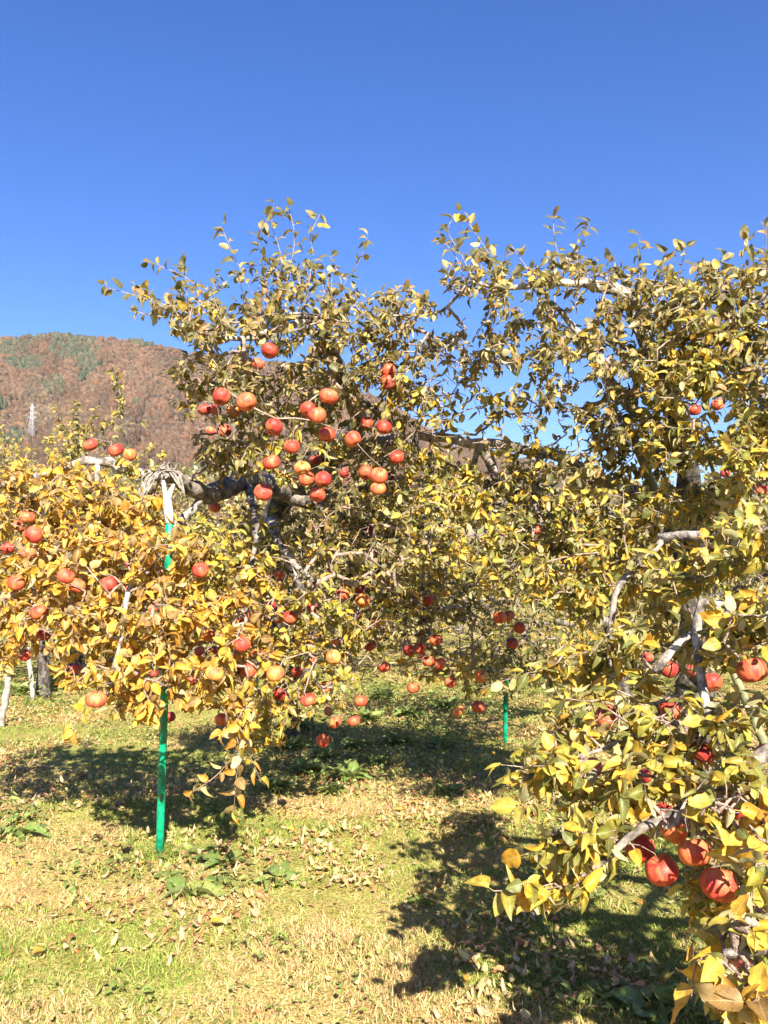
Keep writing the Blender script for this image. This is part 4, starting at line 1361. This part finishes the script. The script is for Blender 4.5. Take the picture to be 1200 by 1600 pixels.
tg += wblob((1.75, 1.9, 1.15), (.55, .7, .6), 130, 'yelo') + wblob((1.5, 1.35, 1.3), (.45, .5, .45), 90, 'yelo') + wblob((2.5, 2.7, 1.9), (.7, .8, .6), 80, 'oliv') + wblob((1.75, 2.2, .6), (.4, .5, .3), 60, 'yelo') + wblob((1.25, 1.75, 1.0), (.35, .4, .35), 60, 'yelo') + wblob((1.35, 2.0, .75), (.3, .4, .28), 70, 'yelo') + wblob((1.5, 1.5, 1.2), (.4, .5, .45), 70, 'oliv')
tg += blob(1080, 1190, 110, 110, 2.95, .25, 34, 'oliv') + blob(1130, 1390, 80, 60, 2.6, .2, 18, 'yelo') + blob(960, 1270, 80, 60, 2.75, .2, 16, 'yelo') + blob(1175, 1300, 36, 80, 2.2, .15, 10, 'gold') + blob(1150, 1500, 50, 60, 2.1, .15, 10, 'yelo')
tg += blob(1230, 1000, 40, 200, 2.6, .4, 30, 'yelo')
sel = apples_in(lambda a: a['px'] > 870 and a['py'] > 1000)
for i in sel: AP[i]['tree'] = 3
tg += apple_targets(sel)
T3.grow(tg, step=.06)
for pts, cls in (
    ([(900, 1378, 2.35), (850, 1390, 2.33), (770, 1392, 2.3)], 'yelo'),
    ([(900, 1195, 2.75), (840, 1200, 2.7), (785, 1195, 2.7)], 'yelo'),
    ([(930, 1330, 2.4), (880, 1320, 2.38), (820, 1335, 2.35)], 'yelo'),
    ([(860, 1050, 3.4), (800, 1060, 3.5), (750, 1075, 3.6)], 'yelo'),
    ([(1130, 1490, 1.88), (1090, 1500, 1.86), (1080, 1560, 1.85)], 'gold'),
    ([(880, 1195, 2.7), (840, 1240, 2.65), (815, 1262, 2.6)], 'yelo'),
):
    T3.shoot([at(*p) for p in pts], cls)
T3.finish_wood(); T3.leaf_out(size=(0.045, 0.08), density=1.1, tip=(3, 6), along=.046)
ALL.append((T3, HI, 300))

# ---- the dark green tree in the middle distance -------------------------------------------------
b5 = np.array((2.75, 9.7, 0.0)); b5[2] = gz(b5[0], b5[1]) - 0.05
T5 = Tree('dark green leafed apple tree in the middle distance behind the shadow', b5)
f5 = W(950, 970, 9.3, .065)
T5.limb('trunk', [(*b5, .1), W(975, 1080, 9.5, .075), f5, W(905, 880, 9.0, .055)], M_TRUNK, .02, 10)
T5.limb('limb', [f5, W(800, 900, 8.6, .05), W(850, 870, 8.3, .03), W(900, 880, 8.2, .015)], M_BARK, .015, 8)
T5.limb('limb', [W(905, 880, 9.0, .05), W(690, 820, 8.7, .04), W(640, 810, 8.6, .02)], M_BARK, .015, 8)
T5.limb('limb', [W(905, 880, 9.0, .05), W(770, 800, 9.2, .04), W(820, 780, 9.5, .02)], M_BARK, .015, 8)
T5.limb('limb', [f5, W(820, 980, 8.2, .03), W(860, 1030, 7.8, .012)], M_BARK, .015, 8)
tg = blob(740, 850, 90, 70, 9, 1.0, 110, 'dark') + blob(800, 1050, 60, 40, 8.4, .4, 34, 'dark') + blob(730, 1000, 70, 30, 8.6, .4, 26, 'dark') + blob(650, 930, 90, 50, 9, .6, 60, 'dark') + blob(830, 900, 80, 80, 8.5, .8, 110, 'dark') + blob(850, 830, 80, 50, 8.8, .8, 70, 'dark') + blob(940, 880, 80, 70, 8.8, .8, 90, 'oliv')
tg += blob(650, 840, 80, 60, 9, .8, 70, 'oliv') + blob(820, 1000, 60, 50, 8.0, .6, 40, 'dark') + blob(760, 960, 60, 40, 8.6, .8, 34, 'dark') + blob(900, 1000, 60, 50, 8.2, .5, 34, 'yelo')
sel = apples_in(lambda a: True)
for i in sel: AP[i]['tree'] = 5
tg += apple_targets(sel)
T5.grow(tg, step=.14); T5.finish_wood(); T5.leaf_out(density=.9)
ALL.append((T5, HI, 300))

# ---- the tree at the back left -------------------------------------------------------------------
b6 = ground_at(68, 1088)
T6 = Tree('apple tree at the far left behind the white leaning posts', b6)
D6 = b6[1]
f6 = W(66, 900, D6, .085)
T6.limb('trunk', [(*b6, .1), W(66, 1020, D6, .09), f6, W(74, 820, D6 - .5, .08), W(85, 760, D6 - 1.2, .05)], M_TRUNK, .02, 10)
T6.limb('limb', [W(85, 760, D6 - 1.2, .045), W(110, 720, D6 - 2.5, .035), W(130, 680, D6 - 4, .02)], M_BARK, .015, 8)
T6.limb('limb', [W(74, 820, D6 - .5, .05), W(20, 780, D6 - 1, .04), W(-60, 740, D6 - 1.5, .02)], M_BARK, .015, 8)
T6.limb('limb', [f6, W(140, 850, D6 - .5, .05), W(230, 820, D6, .03), W(300, 810, D6, .015)], M_BARK, .015, 8)
tg = blob(10, 740, 70, 55, D6 - 1, 1, 90, 'yelo') + blob(105, 690, 40, 40, D6 - 3.5, .7, 34, 'yelo') + blob(70, 780, 110, 60, D6 - .5, 1, 110, 'gold') + blob(20, 880, 90, 70, D6, 1, 80, 'gold') + blob(180, 830, 130, 60, D6 - .3, 1, 110, 'yelo') + blob(-80, 800, 80, 80, D6, 1, 50, 'gold') + blob(220, 780, 60, 50, D6, .8, 40, 'oliv')
T6.grow(tg, step=.14)
for pts in ([(120, 700, D6 - 4), (100, 665, D6 - 4.3), (88, 635, D6 - 4.5)], [(125, 690, D6 - 4.5), (178, 650, D6 - 5), (190, 620, D6 - 5.5), (178, 580, D6 - 6)],
            [(125, 690, D6 - 4), (115, 655, D6 - 4.3), (120, 630, D6 - 4.5)], [(10, 690, D6 - 1.5), (0, 670, D6 - 2), (-5, 650, D6 - 2)], [(130, 690, D6 - 4), (140, 660, D6 - 4.4), (150, 640, D6 - 4.6)], [(190, 640, D6 - 5), (205, 665, D6 - 5), (230, 655, D6 - 5)]):
    T6.shoot([at(*p) for p in pts], 'oliv')
T6.finish_wood(); T6.leaf_out(density=.9)
ALL.append((T6, HI, 300))

# ---- pick, for each of these trees, the leaves that show largest and make them parts ------------
for T, temps, nobj in ALL:
    T.L.finish()
    thin(T.L)
GW, GH = 600, 800
zb = np.full((GH, GW), 1e9)
cc = [T.L.P + T.L.Y * (T.L.Sz * 0.55)[:, None] for T, _, _ in ALL]
pr = [project(c) for c in cc]
for (T, _, _), (px, py, f) in zip(ALL, pr):
    half = np.clip(T.L.Sz * FPX / f * 0.22 / 2, 0, 5)
    for dx in (-1, -.5, 0, .5, 1):
        for dy in (-1, -.5, 0, .5, 1):
            gx = (px / 2 + dx * half).astype(int); gy = (py / 2 + dy * half).astype(int)
            ok = (gx >= 0) & (gx < GW) & (gy >= 0) & (gy < GH)
            np.minimum.at(zb, (gy[ok], gx[ok]), f[ok])
for (T, temps, nobj), c, (px, py, f) in zip(ALL, cc, pr):
    L = T.L
    gx = np.clip((px / 2).astype(int), 0, GW - 1); gy = np.clip((py / 2).astype(int), 0, GH - 1)
    view = c - np.array((0, 0, CAMH)); view /= np.linalg.norm(view, axis=1)[:, None]
    facing = 0.25 + np.abs((view * L.Z).sum(1))
    vis = (f <= zb[gy, gx] + 0.03) & (px > 4) & (px < 1196) & (py > 4) & (py < 1596)
    score = (L.Sz / f) ** 2 * facing * vis
    order = np.argsort(-score)
    big = order[:nobj]
    big = big[score[big] > 0]
    rest = np.setdiff1d(np.arange(len(c)), big)
    leaf_objects('leaf', L, big, M_LEAF, T.root)
    leaf_stuff('leaves', L, rest, M_LEAF, T.root, temps)
    print('tree', T.root.name, len(c), 'leaves', T.n, 'nodes')

# ------------------------------------------------------------------ the orchard rows behind
def orchard_tree(label, group, palette, seed):
    T = Tree(label, (0, 0, 0), group)
    T.limb('trunk', [(0, 0, -.1, .16), (.05, 0, .5, .13), (0, .05, 1.1, .12)], M_TRUNK, .02, 8)
    tips = []
    nl = 6
    for k in range(nl):
        a = k * 2 * math.pi / nl + rng.uniform(-.3, .3)
        r = rng.uniform(1.6, 2.3)
        h = rng.uniform(1.9, 3.0)
        T.limb('limb', [(0, .05, 1.05, .08), (math.cos(a) * r * .4, math.sin(a) * r * .4, 1.0 + .55 * (h - 1), .06), (math.cos(a) * r * .75, math.sin(a) * r * .75, 1 + .9 * (h - 1), .04), (math.cos(a) * r, math.sin(a) * r, h, .02)], M_TRUNK, .02, 7)
    tg = []
    while len(tg) < 620:
        q = rng.uniform(-1, 1, 3)
        rr = math.hypot(q[0], q[1])
        if rr > 1: continue
        top = 3.75 - 0.9 * rr ** 2 + 0.3 * math.sin(q[0] * 7 + seed) * math.cos(q[1] * 6)
        bot = 0.55 + 0.9 * (1 - rr)
        z = bot + (top - bot) * rng.random()
        tg.append((np.array((q[0] * 2.6, q[1] * 2.6, z)), palette[rng.integers(len(palette))], 'leaf'))
    T.grow(tg, step=.2)
    T.finish_wood()
    T.leaf_out(size=(.075, .105), along=.05, reach=.35, tip=(5, 8))
    T.L.finish()
    leaf_stuff('leaves', T.L, np.arange(len(T.L.P)), M_LEAF, T.root, LO)
    return T


def copy_tree(root):
    r = root.copy(); COL.objects.link(r)
    for ch in root.children:
        c = ch.copy(); c.parent = r; COL.objects.link(c)
    return r


GRP = 'orchard rows behind the near apple trees'
protos = [orchard_tree('round olive green apple tree in the row behind the near trees', GRP, ['oliv', 'oliv', 'yelo', 'dark'], 0),
          orchard_tree('round olive green apple tree in the row behind the near trees', GRP, ['oliv', 'yelo', 'oliv'], 2),
          orchard_tree('round olive green apple tree in the row behind the near trees', GRP, ['dark', 'oliv', 'yelo'], 4)]
spots = [(-4.2, 13.6), (4.3, 12.6), (-1.25, 14.8), (-6.2, 17.5), (-2.2, 16.6), (2.2, 17.2), (5.8, 16.0), (-9.6, 18.5), (9.5, 17),
         (-8, 24), (-3.8, 24.5), (.6, 23.6), (4.6, 24.6), (8.8, 24), (13, 25),
         (-12, 33), (-7, 34), (-2, 33), (3, 34.5), (8, 33.5), (13, 34), (18, 33)]
used = set()
ORD = ['first', 'second', 'third', 'fourth', 'fifth', 'sixth', 'seventh']
ROWN = ['nearest row behind the big trees', 'second row behind', 'third row behind', 'farthest row']
spots = [p for p in spots if abs(p[0]) < .44 * p[1] + 2.2]
row_of = lambda y: 0 if y < 15 else 1 if y < 20 else 2 if y < 30 else 3
for i, (x, y) in enumerate(sorted(spots, key=lambda p: (row_of(p[1]), p[0]))):
    k = i % 3
    r = protos[k].root if k not in used else copy_tree(protos[k].root)
    used.add(k)
    r.location = (x, y, 0)
    r.rotation_euler = (0, 0, rng.uniform(0, 6.28))
    s = rng.uniform(1.0, 1.16)
    r.scale = (s, s, s)
    q = row_of(y)
    n_ = [p for p in sorted(spots) if row_of(p[1]) == q].index((x, y))
    r['label'] = 'olive green apple tree in the %s, %s from the left' % (ROWN[q], ORD[n_])

# ------------------------------------------------------------------ poles and ties
def pole(name, pts, rad, mat, label, group=None):
    base = np.array(pts[0])
    root = empty(name, base)
    tag(root, label, 'support pole', group)
    return root


p0 = ground_at(249, 1340); p1 = at(265, 815, 4.75)
GP = 'green prop poles under the limbs'
root = pole('support_pole', [p0], .024, M_GREEN, 'bright green prop pole with white forked top, nearest pole on the left', GP)
u = np.linspace(0, 1, 9)[:, None]
m = MB(); m.tube((p0 - (0, 0, .05)) * (1 - u) + p1 * u, .0225, 14); m.build('pipe', M_GREEN, root)
for t in (.22, .47, .72):
    c = p0 * (1 - t) + p1 * t; dv = (p1 - p0) / np.linalg.norm(p1 - p0)
    m = MB(); m.tube([c - dv * .012, c - dv * .008, c + dv * .008, c + dv * .012], [.0225, .0245, .0245, .0225], 14); m.build('collar', M_GREEN, root)
p2 = at(261, 778, 4.75)
m = MB(); m.tube([p1 - (0, 0, .01), p1 + (p2 - p1) * .5, p2], [.026, .026, .02], 12); m.build('white_sleeve', M_WHITE, root)
for (ax, ay) in ((255, 752), (271, 758)):
    m = MB(); m.tube([p2 - (0, 0, .03), at((261 + ax) / 2, 770, 4.8), at(ax, ay, 4.85)], [.014, .013, .011], 10); m.build('fork_prong', M_WHITE, root)

for (bx, by, tx, ty, td, lab) in ((398, 1105, 416, 822, 7.0, 'green prop pole beside the trunk, mostly hidden by golden leaves'),
                                 (789, 1162, 791, 1070, 8.75, 'dark green prop pole standing in the shadow under the middle tree')):
    a = ground_at(bx, by); b = at(tx, ty, min(td, a[1]))
    root = pole('support_pole', [a], .02, M_GREEN, lab, GP)
    m = MB(); m.tube((a - (0, 0, .05)) * (1 - u) + b * u, .026, 12); m.build('pipe', M_GREEN, root)
    m = MB(); dv = (b - a) / np.linalg.norm(b - a); m.tube([b, b + dv * .03, b + dv * .05], [.029, .029, .018], 12); m.build('cap', M_GREEN, root)

a = at(1265, 1310, 5.3); a[2] = gz(a[0], a[1]); b = at(983, 672, 4.75)
root = pole('support_pole', [a], .02, M_OLIVE, 'slanting olive grey prop pole below the right tree\'s horizontal limb')
m = MB(); m.tube(a * (1 - u) + b * u, .024, 10); m.build('shaft', M_OLIVE, root, jitter=.001)
m = MB(); dv = (b - a) / np.linalg.norm(b - a); m.tube([b - dv * .02, b + dv * .01], .027, 10); m.build('cap', M_OLIVE, root)

for (bx, by, tx, ty, r_, lab) in ((52, 1096, 38, 925, .03, 'white leaning post under the left foliage, taller one'), (0, 1135, 14, 1060, .04, 'short piece of white post cut by the left picture edge')):
    a = ground_at(bx, by); D = a[1]; b = at(tx, ty, D - .2)
    root = pole('wooden_post', [a], .02, M_WOODPOST, lab, 'white posts at the far left')
    root['category'] = 'post'
    q = (a - (0, 0, .05)) * (1 - u) + b * u + rng.normal(0, .008, (9, 3))
    m = MB(); m.tube(q, r_ * np.linspace(1.1, .85, 9), 10); m.build('shaft', M_WOODPOST, root, jitter=.002)

# pale rope bundle tying the propped limb
base = at(265, 742, 4.95)
root = empty('rope_tie', base)
tag(root, 'pale rope bundle wound round the limb above the green prop pole', 'rope')
for k in range(5):
    c = at(252 + 6 * k, 742 + rng.uniform(-4, 4), 4.99)
    th = np.linspace(0, 2 * math.pi, 15)
    rr = .058 + .006 * rng.random()
    pts = c + np.stack([rng.normal(0, .006, 15) + .02 * np.sin(th + k), rr * np.cos(th), rr * np.sin(th)], -1)
    m = MB(); m.tube(pts, .005, 6); m.build('loop', M_ROPE, root)
for k in range(8):
    e = rng.normal(0, 3, 8)
    row = [at(276 + e[0], 742 + e[1], 4.92), at(254 + e[2], 731 + .6 * k, 4.86), at(232 + e[3], 741 + k * 1.6, 4.82), at(218 + k * 1.6 + e[4] * .5, 764 + k, 4.8), at(210 + k * 2.6 + e[5], 792 - k * 1.5 + e[6] * 2, 4.82)]
    q = spline(row, .03)
    rr = np.full(len(q), .004 + .004 * rng.random()); rr[-3:] = (.005, .003, .0015)
    m = MB(); m.tube(q, rr, 6); m.build('strand', M_ROPE, root)
for k in range(3):
    e = rng.normal(0, 3, 4)
    q = spline([at(262 + e[0], 734, 4.9), at(272 + 4 * k, 748 + e[1], 4.86), at(282 + 5 * k + e[2], 768 + 5 * k, 4.86)], .03)
    m = MB(); m.tube(q, [.006] * (len(q) - 1) + [.002], 6); m.build('strand', M_ROPE, root)

# ------------------------------------------------------------------ weeds, grass, fallen leaves
def weed(px, py, nleaf, size, lab, upright=.5):
    b = ground_at(px, py)
    if py < 1260:
        nleaf, upright = int(nleaf * 2.2), 1.1
    root = empty('weed', b)
    tag(root, lab, 'weed', 'broad leaved weeds in the turf')
    L = Leaves()
    for k in range(nleaf):
        a = k * 2.4 + rng.uniform(-.3, .3)
        e = upright * rng.uniform(.4, 1.4)
        d = np.array((math.cos(a), math.sin(a), e))
        L.add(b + np.array((math.cos(a), math.sin(a), 0)) * rng.uniform(0, .25) * size + (0, 0, .005), d, np.array((0, 0, 1.)) + rng.normal(0, .25, 3), size * rng.uniform(.7, 1.25), 'weed')
    L.finish()
    leaf_objects('leaf', L, np.arange(nleaf), M_WEED, root)


for w in ((295, 1400, 11, .17, 'large broad leaved weed in the sunny turf below the green pole'),
          (352, 1352, 10, .15, 'broad leaved weed right of the green pole\'s foot'),
          (312, 1335, 8, .12, 'small leafy weed close beside the green pole\'s foot'),
          (440, 1380, 9, .13, 'low dark weed in the sunny middle turf'),
          (12, 1308, 8, .2, 'pale broad weed at the left picture edge'),
          (190, 1345, 8, .1, 'small weed in the sunny turf left of the green pole'),
          (545, 1225, 14, .17, 'dark green bushy weed at the front edge of the centre shadow'),
          (480, 1215, 13, .16, 'leafy weed in the centre shadow below the lowest apple'),
          (430, 1240, 12, .15, 'leafy weed in shade right of the hanging yellow twig'),
          (590, 1200, 10, .14, 'shaded weed near the right end of the centre shadow edge'),
          (640, 1120, 12, .2, 'far weed clump lit at the top of the centre shadow'),
          (505, 1190, 12, .15, 'tall dark weed under the lowest hanging red apple'),
          (560, 1175, 12, .16, 'dark weed left of the middle of the centre shadow'),
          (455, 1175, 12, .17, 'dark weed beside the foot of the hidden trunk'),
          (620, 1165, 12, .16, 'leafy weed under the two apples over the darkest shadow'),
          (690, 1175, 11, .16, 'weed left of the dark green prop pole in shadow'),
          (520, 1245, 11, .12, 'weed at the sunny rim of the centre shadow'),
          (570, 1130, 13, .2, 'green weed below the low pair of apples'),
          (600, 1095, 13, .22, 'sunlit green weed in the row before the bright far grass'),
          (700, 1110, 13, .22, 'green weed behind the yellow apple over the shadow'),
          (470, 1140, 13, .18, 'dark weed clump below the maroon apple'),
          (840, 1200, 11, .16, 'shaded weed right of the dark green prop pole'),
          (345, 1385, 9, .11, 'broad weed with yellowing leaves in the sunny turf'),
          (265, 1370, 9, .1, 'little weed in front of the green pole\'s foot'),
          (20, 1085, 14, .3, 'weed clump between the two white posts'),
          (1020, 1578, 13, .14, 'bright green broad weed in the right tree\'s shadow at the bottom'),
          (960, 1560, 9, .12, 'smaller green weed beside the bottom right weed in shadow'),
          (1080, 1590, 10, .13, 'green weed in the bottom right corner under yellow leaves'),
          (235, 1090, 14, .25, 'green weed clump behind the green pole on far grass'),
          (110, 1075, 16, .3, 'green weed clump on the grass near the white posts'),
          (700, 1245, 8, .12, 'small weed between the two dark shadows'),
          (655, 1415, 7, .09, 'tiny weed at the left edge of the right shadow')):
    weed(*w)


def make_grass():
    bands = [(2.5, 4.2, 80000, 1.0), (4.2, 6.5, 80000, 1.05), (6.5, 10, 44000, 1.3), (10, 18, 42000, 1.9), (18, 45, 40000, 3.6)]
    VV, CC, n0 = [], [], 0
    for d0, d1, n, sc in bands:
        y = np.sqrt(rng.uniform(d0 ** 2, d1 ** 2, n))
        x = rng.uniform(-1, 1, n) * (0.46 * y + 0.5)
        dens = vnoise(x, y, .5, 21) * .6 + vnoise(x, y, .14, 22) * .4
        ok = rng.random(n) < np.clip(dens * 1.9 - .2, .25, 1)
        x, y, dens = x[ok], y[ok], dens[ok]
        foot = [q for q in (ground_at(249, 1340), ground_at(789, 1162), ground_at(52, 1096)) if d0 <= q[1] < d1]
        for q in foot:
            k = 420
            rr_ = np.abs(rng.normal(0, .07, k)) + .015
            aa_ = rng.uniform(0, 6.28, k)
            x = np.concatenate([x, q[0] + rr_ * np.cos(aa_)]); y = np.concatenate([y, q[1] + rr_ * np.sin(aa_)])
        n = len(x)
        tall = np.clip(vnoise(x, y, .35, 23) * 1.6 - .5, 0, 1)
        tuft = np.clip(vnoise(x, y, .16, 26) * 3 - 2.1, 0, 1)
        h = (0.011 + 0.03 * tall * rng.random(n) + .06 * tuft * rng.random(n) + .014 * rng.random(n)) * (1 + .35 * (sc - 1))
        for q in foot:
            h = h + .07 * rng.random(n) * np.exp(-((x - q[0]) ** 2 + (y - q[1]) ** 2) / .01)
        w = 0.0025 * sc * rng.uniform(.7, 1.5, n)
        a = rng.uniform(0, 2 * math.pi, n)
        lean = rng.uniform(.2, 1.5, n) * h
        b = rng.uniform(0, 2 * math.pi, n)
        z = gz(x, y) * np.clip(1 - (y - 20) / 30, 0, 1) - .004
        P = np.stack([x, y, z], -1)
        A = np.stack([np.cos(a), np.sin(a), np.zeros(n)], -1) * w[:, None]
        Bd = np.stack([np.cos(b), np.sin(b), np.zeros(n)], -1)
        m_ = P + Bd * (lean * .35)[:, None] + np.array((0, 0, 1)) * (h * .62)[:, None]
        t_ = P + Bd * lean[:, None] + np.array((0, 0, 1)) * h[:, None]
        V = np.stack([P - A, P + A, m_ - A * .7, m_ + A * .7, t_], 1)
        green = np.array([(.2, .27, .05), (.27, .33, .065), (.33, .36, .09), (.16, .23, .04)])[rng.integers(0, 4, n)]
        straw = np.array([(.54, .4, .19), (.5, .35, .16), (.58, .45, .23), (.46, .28, .14)])[rng.integers(0, 4, n)]
        pg = np.clip((vnoise(x, y, .9, 24) * .65 + vnoise(x, y, .25, 25) * .35 - .5) * 3.4 + .5 + np.where(y > 6.5, .08, 0) - np.where(y > 13, .3, 0), .1, .92)
        C = np.where((rng.random(n) < pg)[:, None], green, straw) * rng.uniform(.75, 1.2, (n, 1))
        VV.append(V.reshape(-1, 3)); CC.append(np.repeat(C, 5, 0))
    V = np.concatenate(VV); n = len(V) // 5
    f = np.array([(0, 1, 3), (0, 3, 2), (2, 3, 4)])
    F = (f[None] + (np.arange(n) * 5)[:, None, None]).reshape(-1, 3)
    o = link('grass', mesh_np('grass', V, F, M_GRASS, col=np.concatenate(CC)))
    tag(o, 'short green and straw coloured grass blades covering the turf', kind='stuff')


make_grass()


def make_clover():
    """small round-leaved ground cover, in patches"""
    n = 36000
    y = np.sqrt(rng.uniform(2.5 ** 2, 15 ** 2, n)); x = rng.uniform(-1, 1, n) * (.46 * y + .4)
    m_ = vnoise(x, y, .7, 31) * .7 + vnoise(x, y, .2, 32) * .3
    px, py, _ = project(np.stack([x, y, np.zeros(n)], -1))
    boost = np.where((py < 1260) & (py > 1040) & (px > 370) & (px < 900), .3, 0)
    ok = m_ + boost > .52
    x, y = x[ok], y[ok]; n = len(x)
    L = Leaves()
    L.P = np.stack([x, y, gz(x, y) + rng.uniform(.005, .05, n)], -1)
    a = rng.uniform(0, 6.28, n)
    L.D = np.stack([np.cos(a), np.sin(a), rng.uniform(-.1, .7, n)], -1)
    L.Nn = np.array((0, 0, 1.)) + rng.normal(0, .35, (n, 3))
    L.Sz = rng.uniform(.014, .036, n) * (1 + y / 14)
    L.C = np.full(n, 'cover'); L.ci = rng.integers(0, 7, n); L.ti = rng.integers(0, 3, n)
    L.X, L.Y, L.Z = frames(L.D, L.Nn)
    o = leaf_stuff('ground_cover', L, np.arange(n), M_WEED, None, LO)
    tag(o, 'low green leafy ground cover between the grass', kind='stuff')


make_clover()


def make_undergrowth():
    """ankle-high leafy growth under the crowns"""
    L = Leaves()
    n = 60000
    y = np.where(rng.random(n) < .6, np.sqrt(rng.uniform(2.6 ** 2, 17 ** 2, n)), rng.uniform(2.6, 6, n)); x = rng.uniform(-1, 1, n) * (.46 * y + .4)
    px, py, _ = project(np.stack([x, y, np.zeros(n)], -1))
    q = vnoise(x, y, .55, 51) * .6 + vnoise(x, y, .18, 52) * .4
    w = np.zeros(n)
    for cx, cy, rx, ry in ((520, 1180, 170, 75), (680, 1150, 130, 80), (640, 1080, 120, 30), (60, 1080, 130, 35), (1010, 1530, 170, 80), (850, 1240, 80, 40), (310, 1370, 150, 45), (10, 1290, 60, 30), (960, 1400, 150, 90), (420, 1490, 60, 30), (120, 1380, 70, 30), (200, 1560, 60, 30), (560, 1340, 80, 30)):
        w = np.maximum(w, 1 - ((px - cx) / rx) ** 2 - ((py - cy) / ry) ** 2)
    w = np.clip(w, 0, 1) * np.where((py > 1290) & (px < 820), .35, 1)
    ok = (w > 0) & (rng.random(n) < w ** .5 * np.clip((q - .36) * 5, 0, 1) * np.where((py > 1290) & (px < 820), .4, 1))
    x, y, w, q = x[ok], y[ok], w[ok], q[ok]
    n = len(x)
    top = np.where(y > 5.6, .05 + .2 * np.clip((q - .4) * 3, 0, 1) * w, .07)
    L.P = np.stack([x, y, gz(x, y) + rng.random(n) * top], -1)
    a = rng.uniform(0, 6.28, n)
    L.D = np.stack([np.cos(a), np.sin(a), rng.uniform(-.2, .7, n)], -1)
    L.Nn = np.array((0, -.2, 1.)) + rng.normal(0, .4, (n, 3))
    L.Sz = rng.uniform(.03, .085, n) * np.where(y > 5.8, 1, .75)
    L.C = np.where(rng.random(n) < np.where(y > 5.8, .75, .3), 'weed', 'cover'); L.ci = rng.integers(0, 7, n); L.ti = rng.integers(0, 4, n)
    L.X, L.Y, L.Z = frames(L.D, L.Nn)
    o = leaf_stuff('undergrowth', L, np.arange(n), M_WEED, None, HI)
    tag(o, 'leafy green undergrowth in the shade and in patches of the turf', kind='stuff')


make_undergrowth()


def make_litter():
    n = 52000
    y = np.sqrt(rng.uniform(2.5 ** 2, 13 ** 2, n)); x = rng.uniform(-1, 1, n) * (.46 * y + .3)
    q = vnoise(x, y, .8, 41) * .55 + vnoise(x, y, .3, 42) * .45
    px, py, _ = project(np.stack([x, y, np.zeros(n)], -1))
    dens = np.clip((q - .42) * 4.5, .025, 1) * np.where((px > 300) & (py > 1230), 1.0, .6)
    ok = rng.random(n) < dens
    x, y = x[ok], y[ok]; n = len(x)
    L = Leaves()
    L.P = np.stack([x, y, gz(x, y) + rng.uniform(.012, .04, n)], -1)
    a = rng.uniform(0, 6.28, n)
    L.D = np.stack([np.cos(a), np.sin(a), rng.normal(0, .22, n)], -1)
    L.Nn = np.array((0, 0, 1.)) * np.where(rng.random(n) < .5, 1, -1)[:, None] + rng.normal(0, .3, (n, 3))
    L.Sz = rng.uniform(.02, .06, n) * rng.choice([1, 1, 1.25], n)
    L.C = np.where(rng.random(n) < .12, 'gold', 'dry'); L.ci = rng.integers(0, 7, n); L.ti = rng.integers(0, 4, n)
    L.X, L.Y, L.Z = frames(L.D, L.Nn)
    px, py, f = project(L.P)
    vis = (px > 5) & (px < 1195) & (py < 1595) & (py > 5)
    score = (L.Sz / f) ** 2 / f * (.4 + np.abs(L.Z[:, 2])) * vis
    big = np.argsort(-score)[:300]
    leaf_objects('fallen_leaf', L, big, M_LEAF_DRY, GROUND)
    leaf_stuff('fallen_leaves', L, np.setdiff1d(np.arange(n), big), M_LEAF_DRY, GROUND, HI)


make_litter()
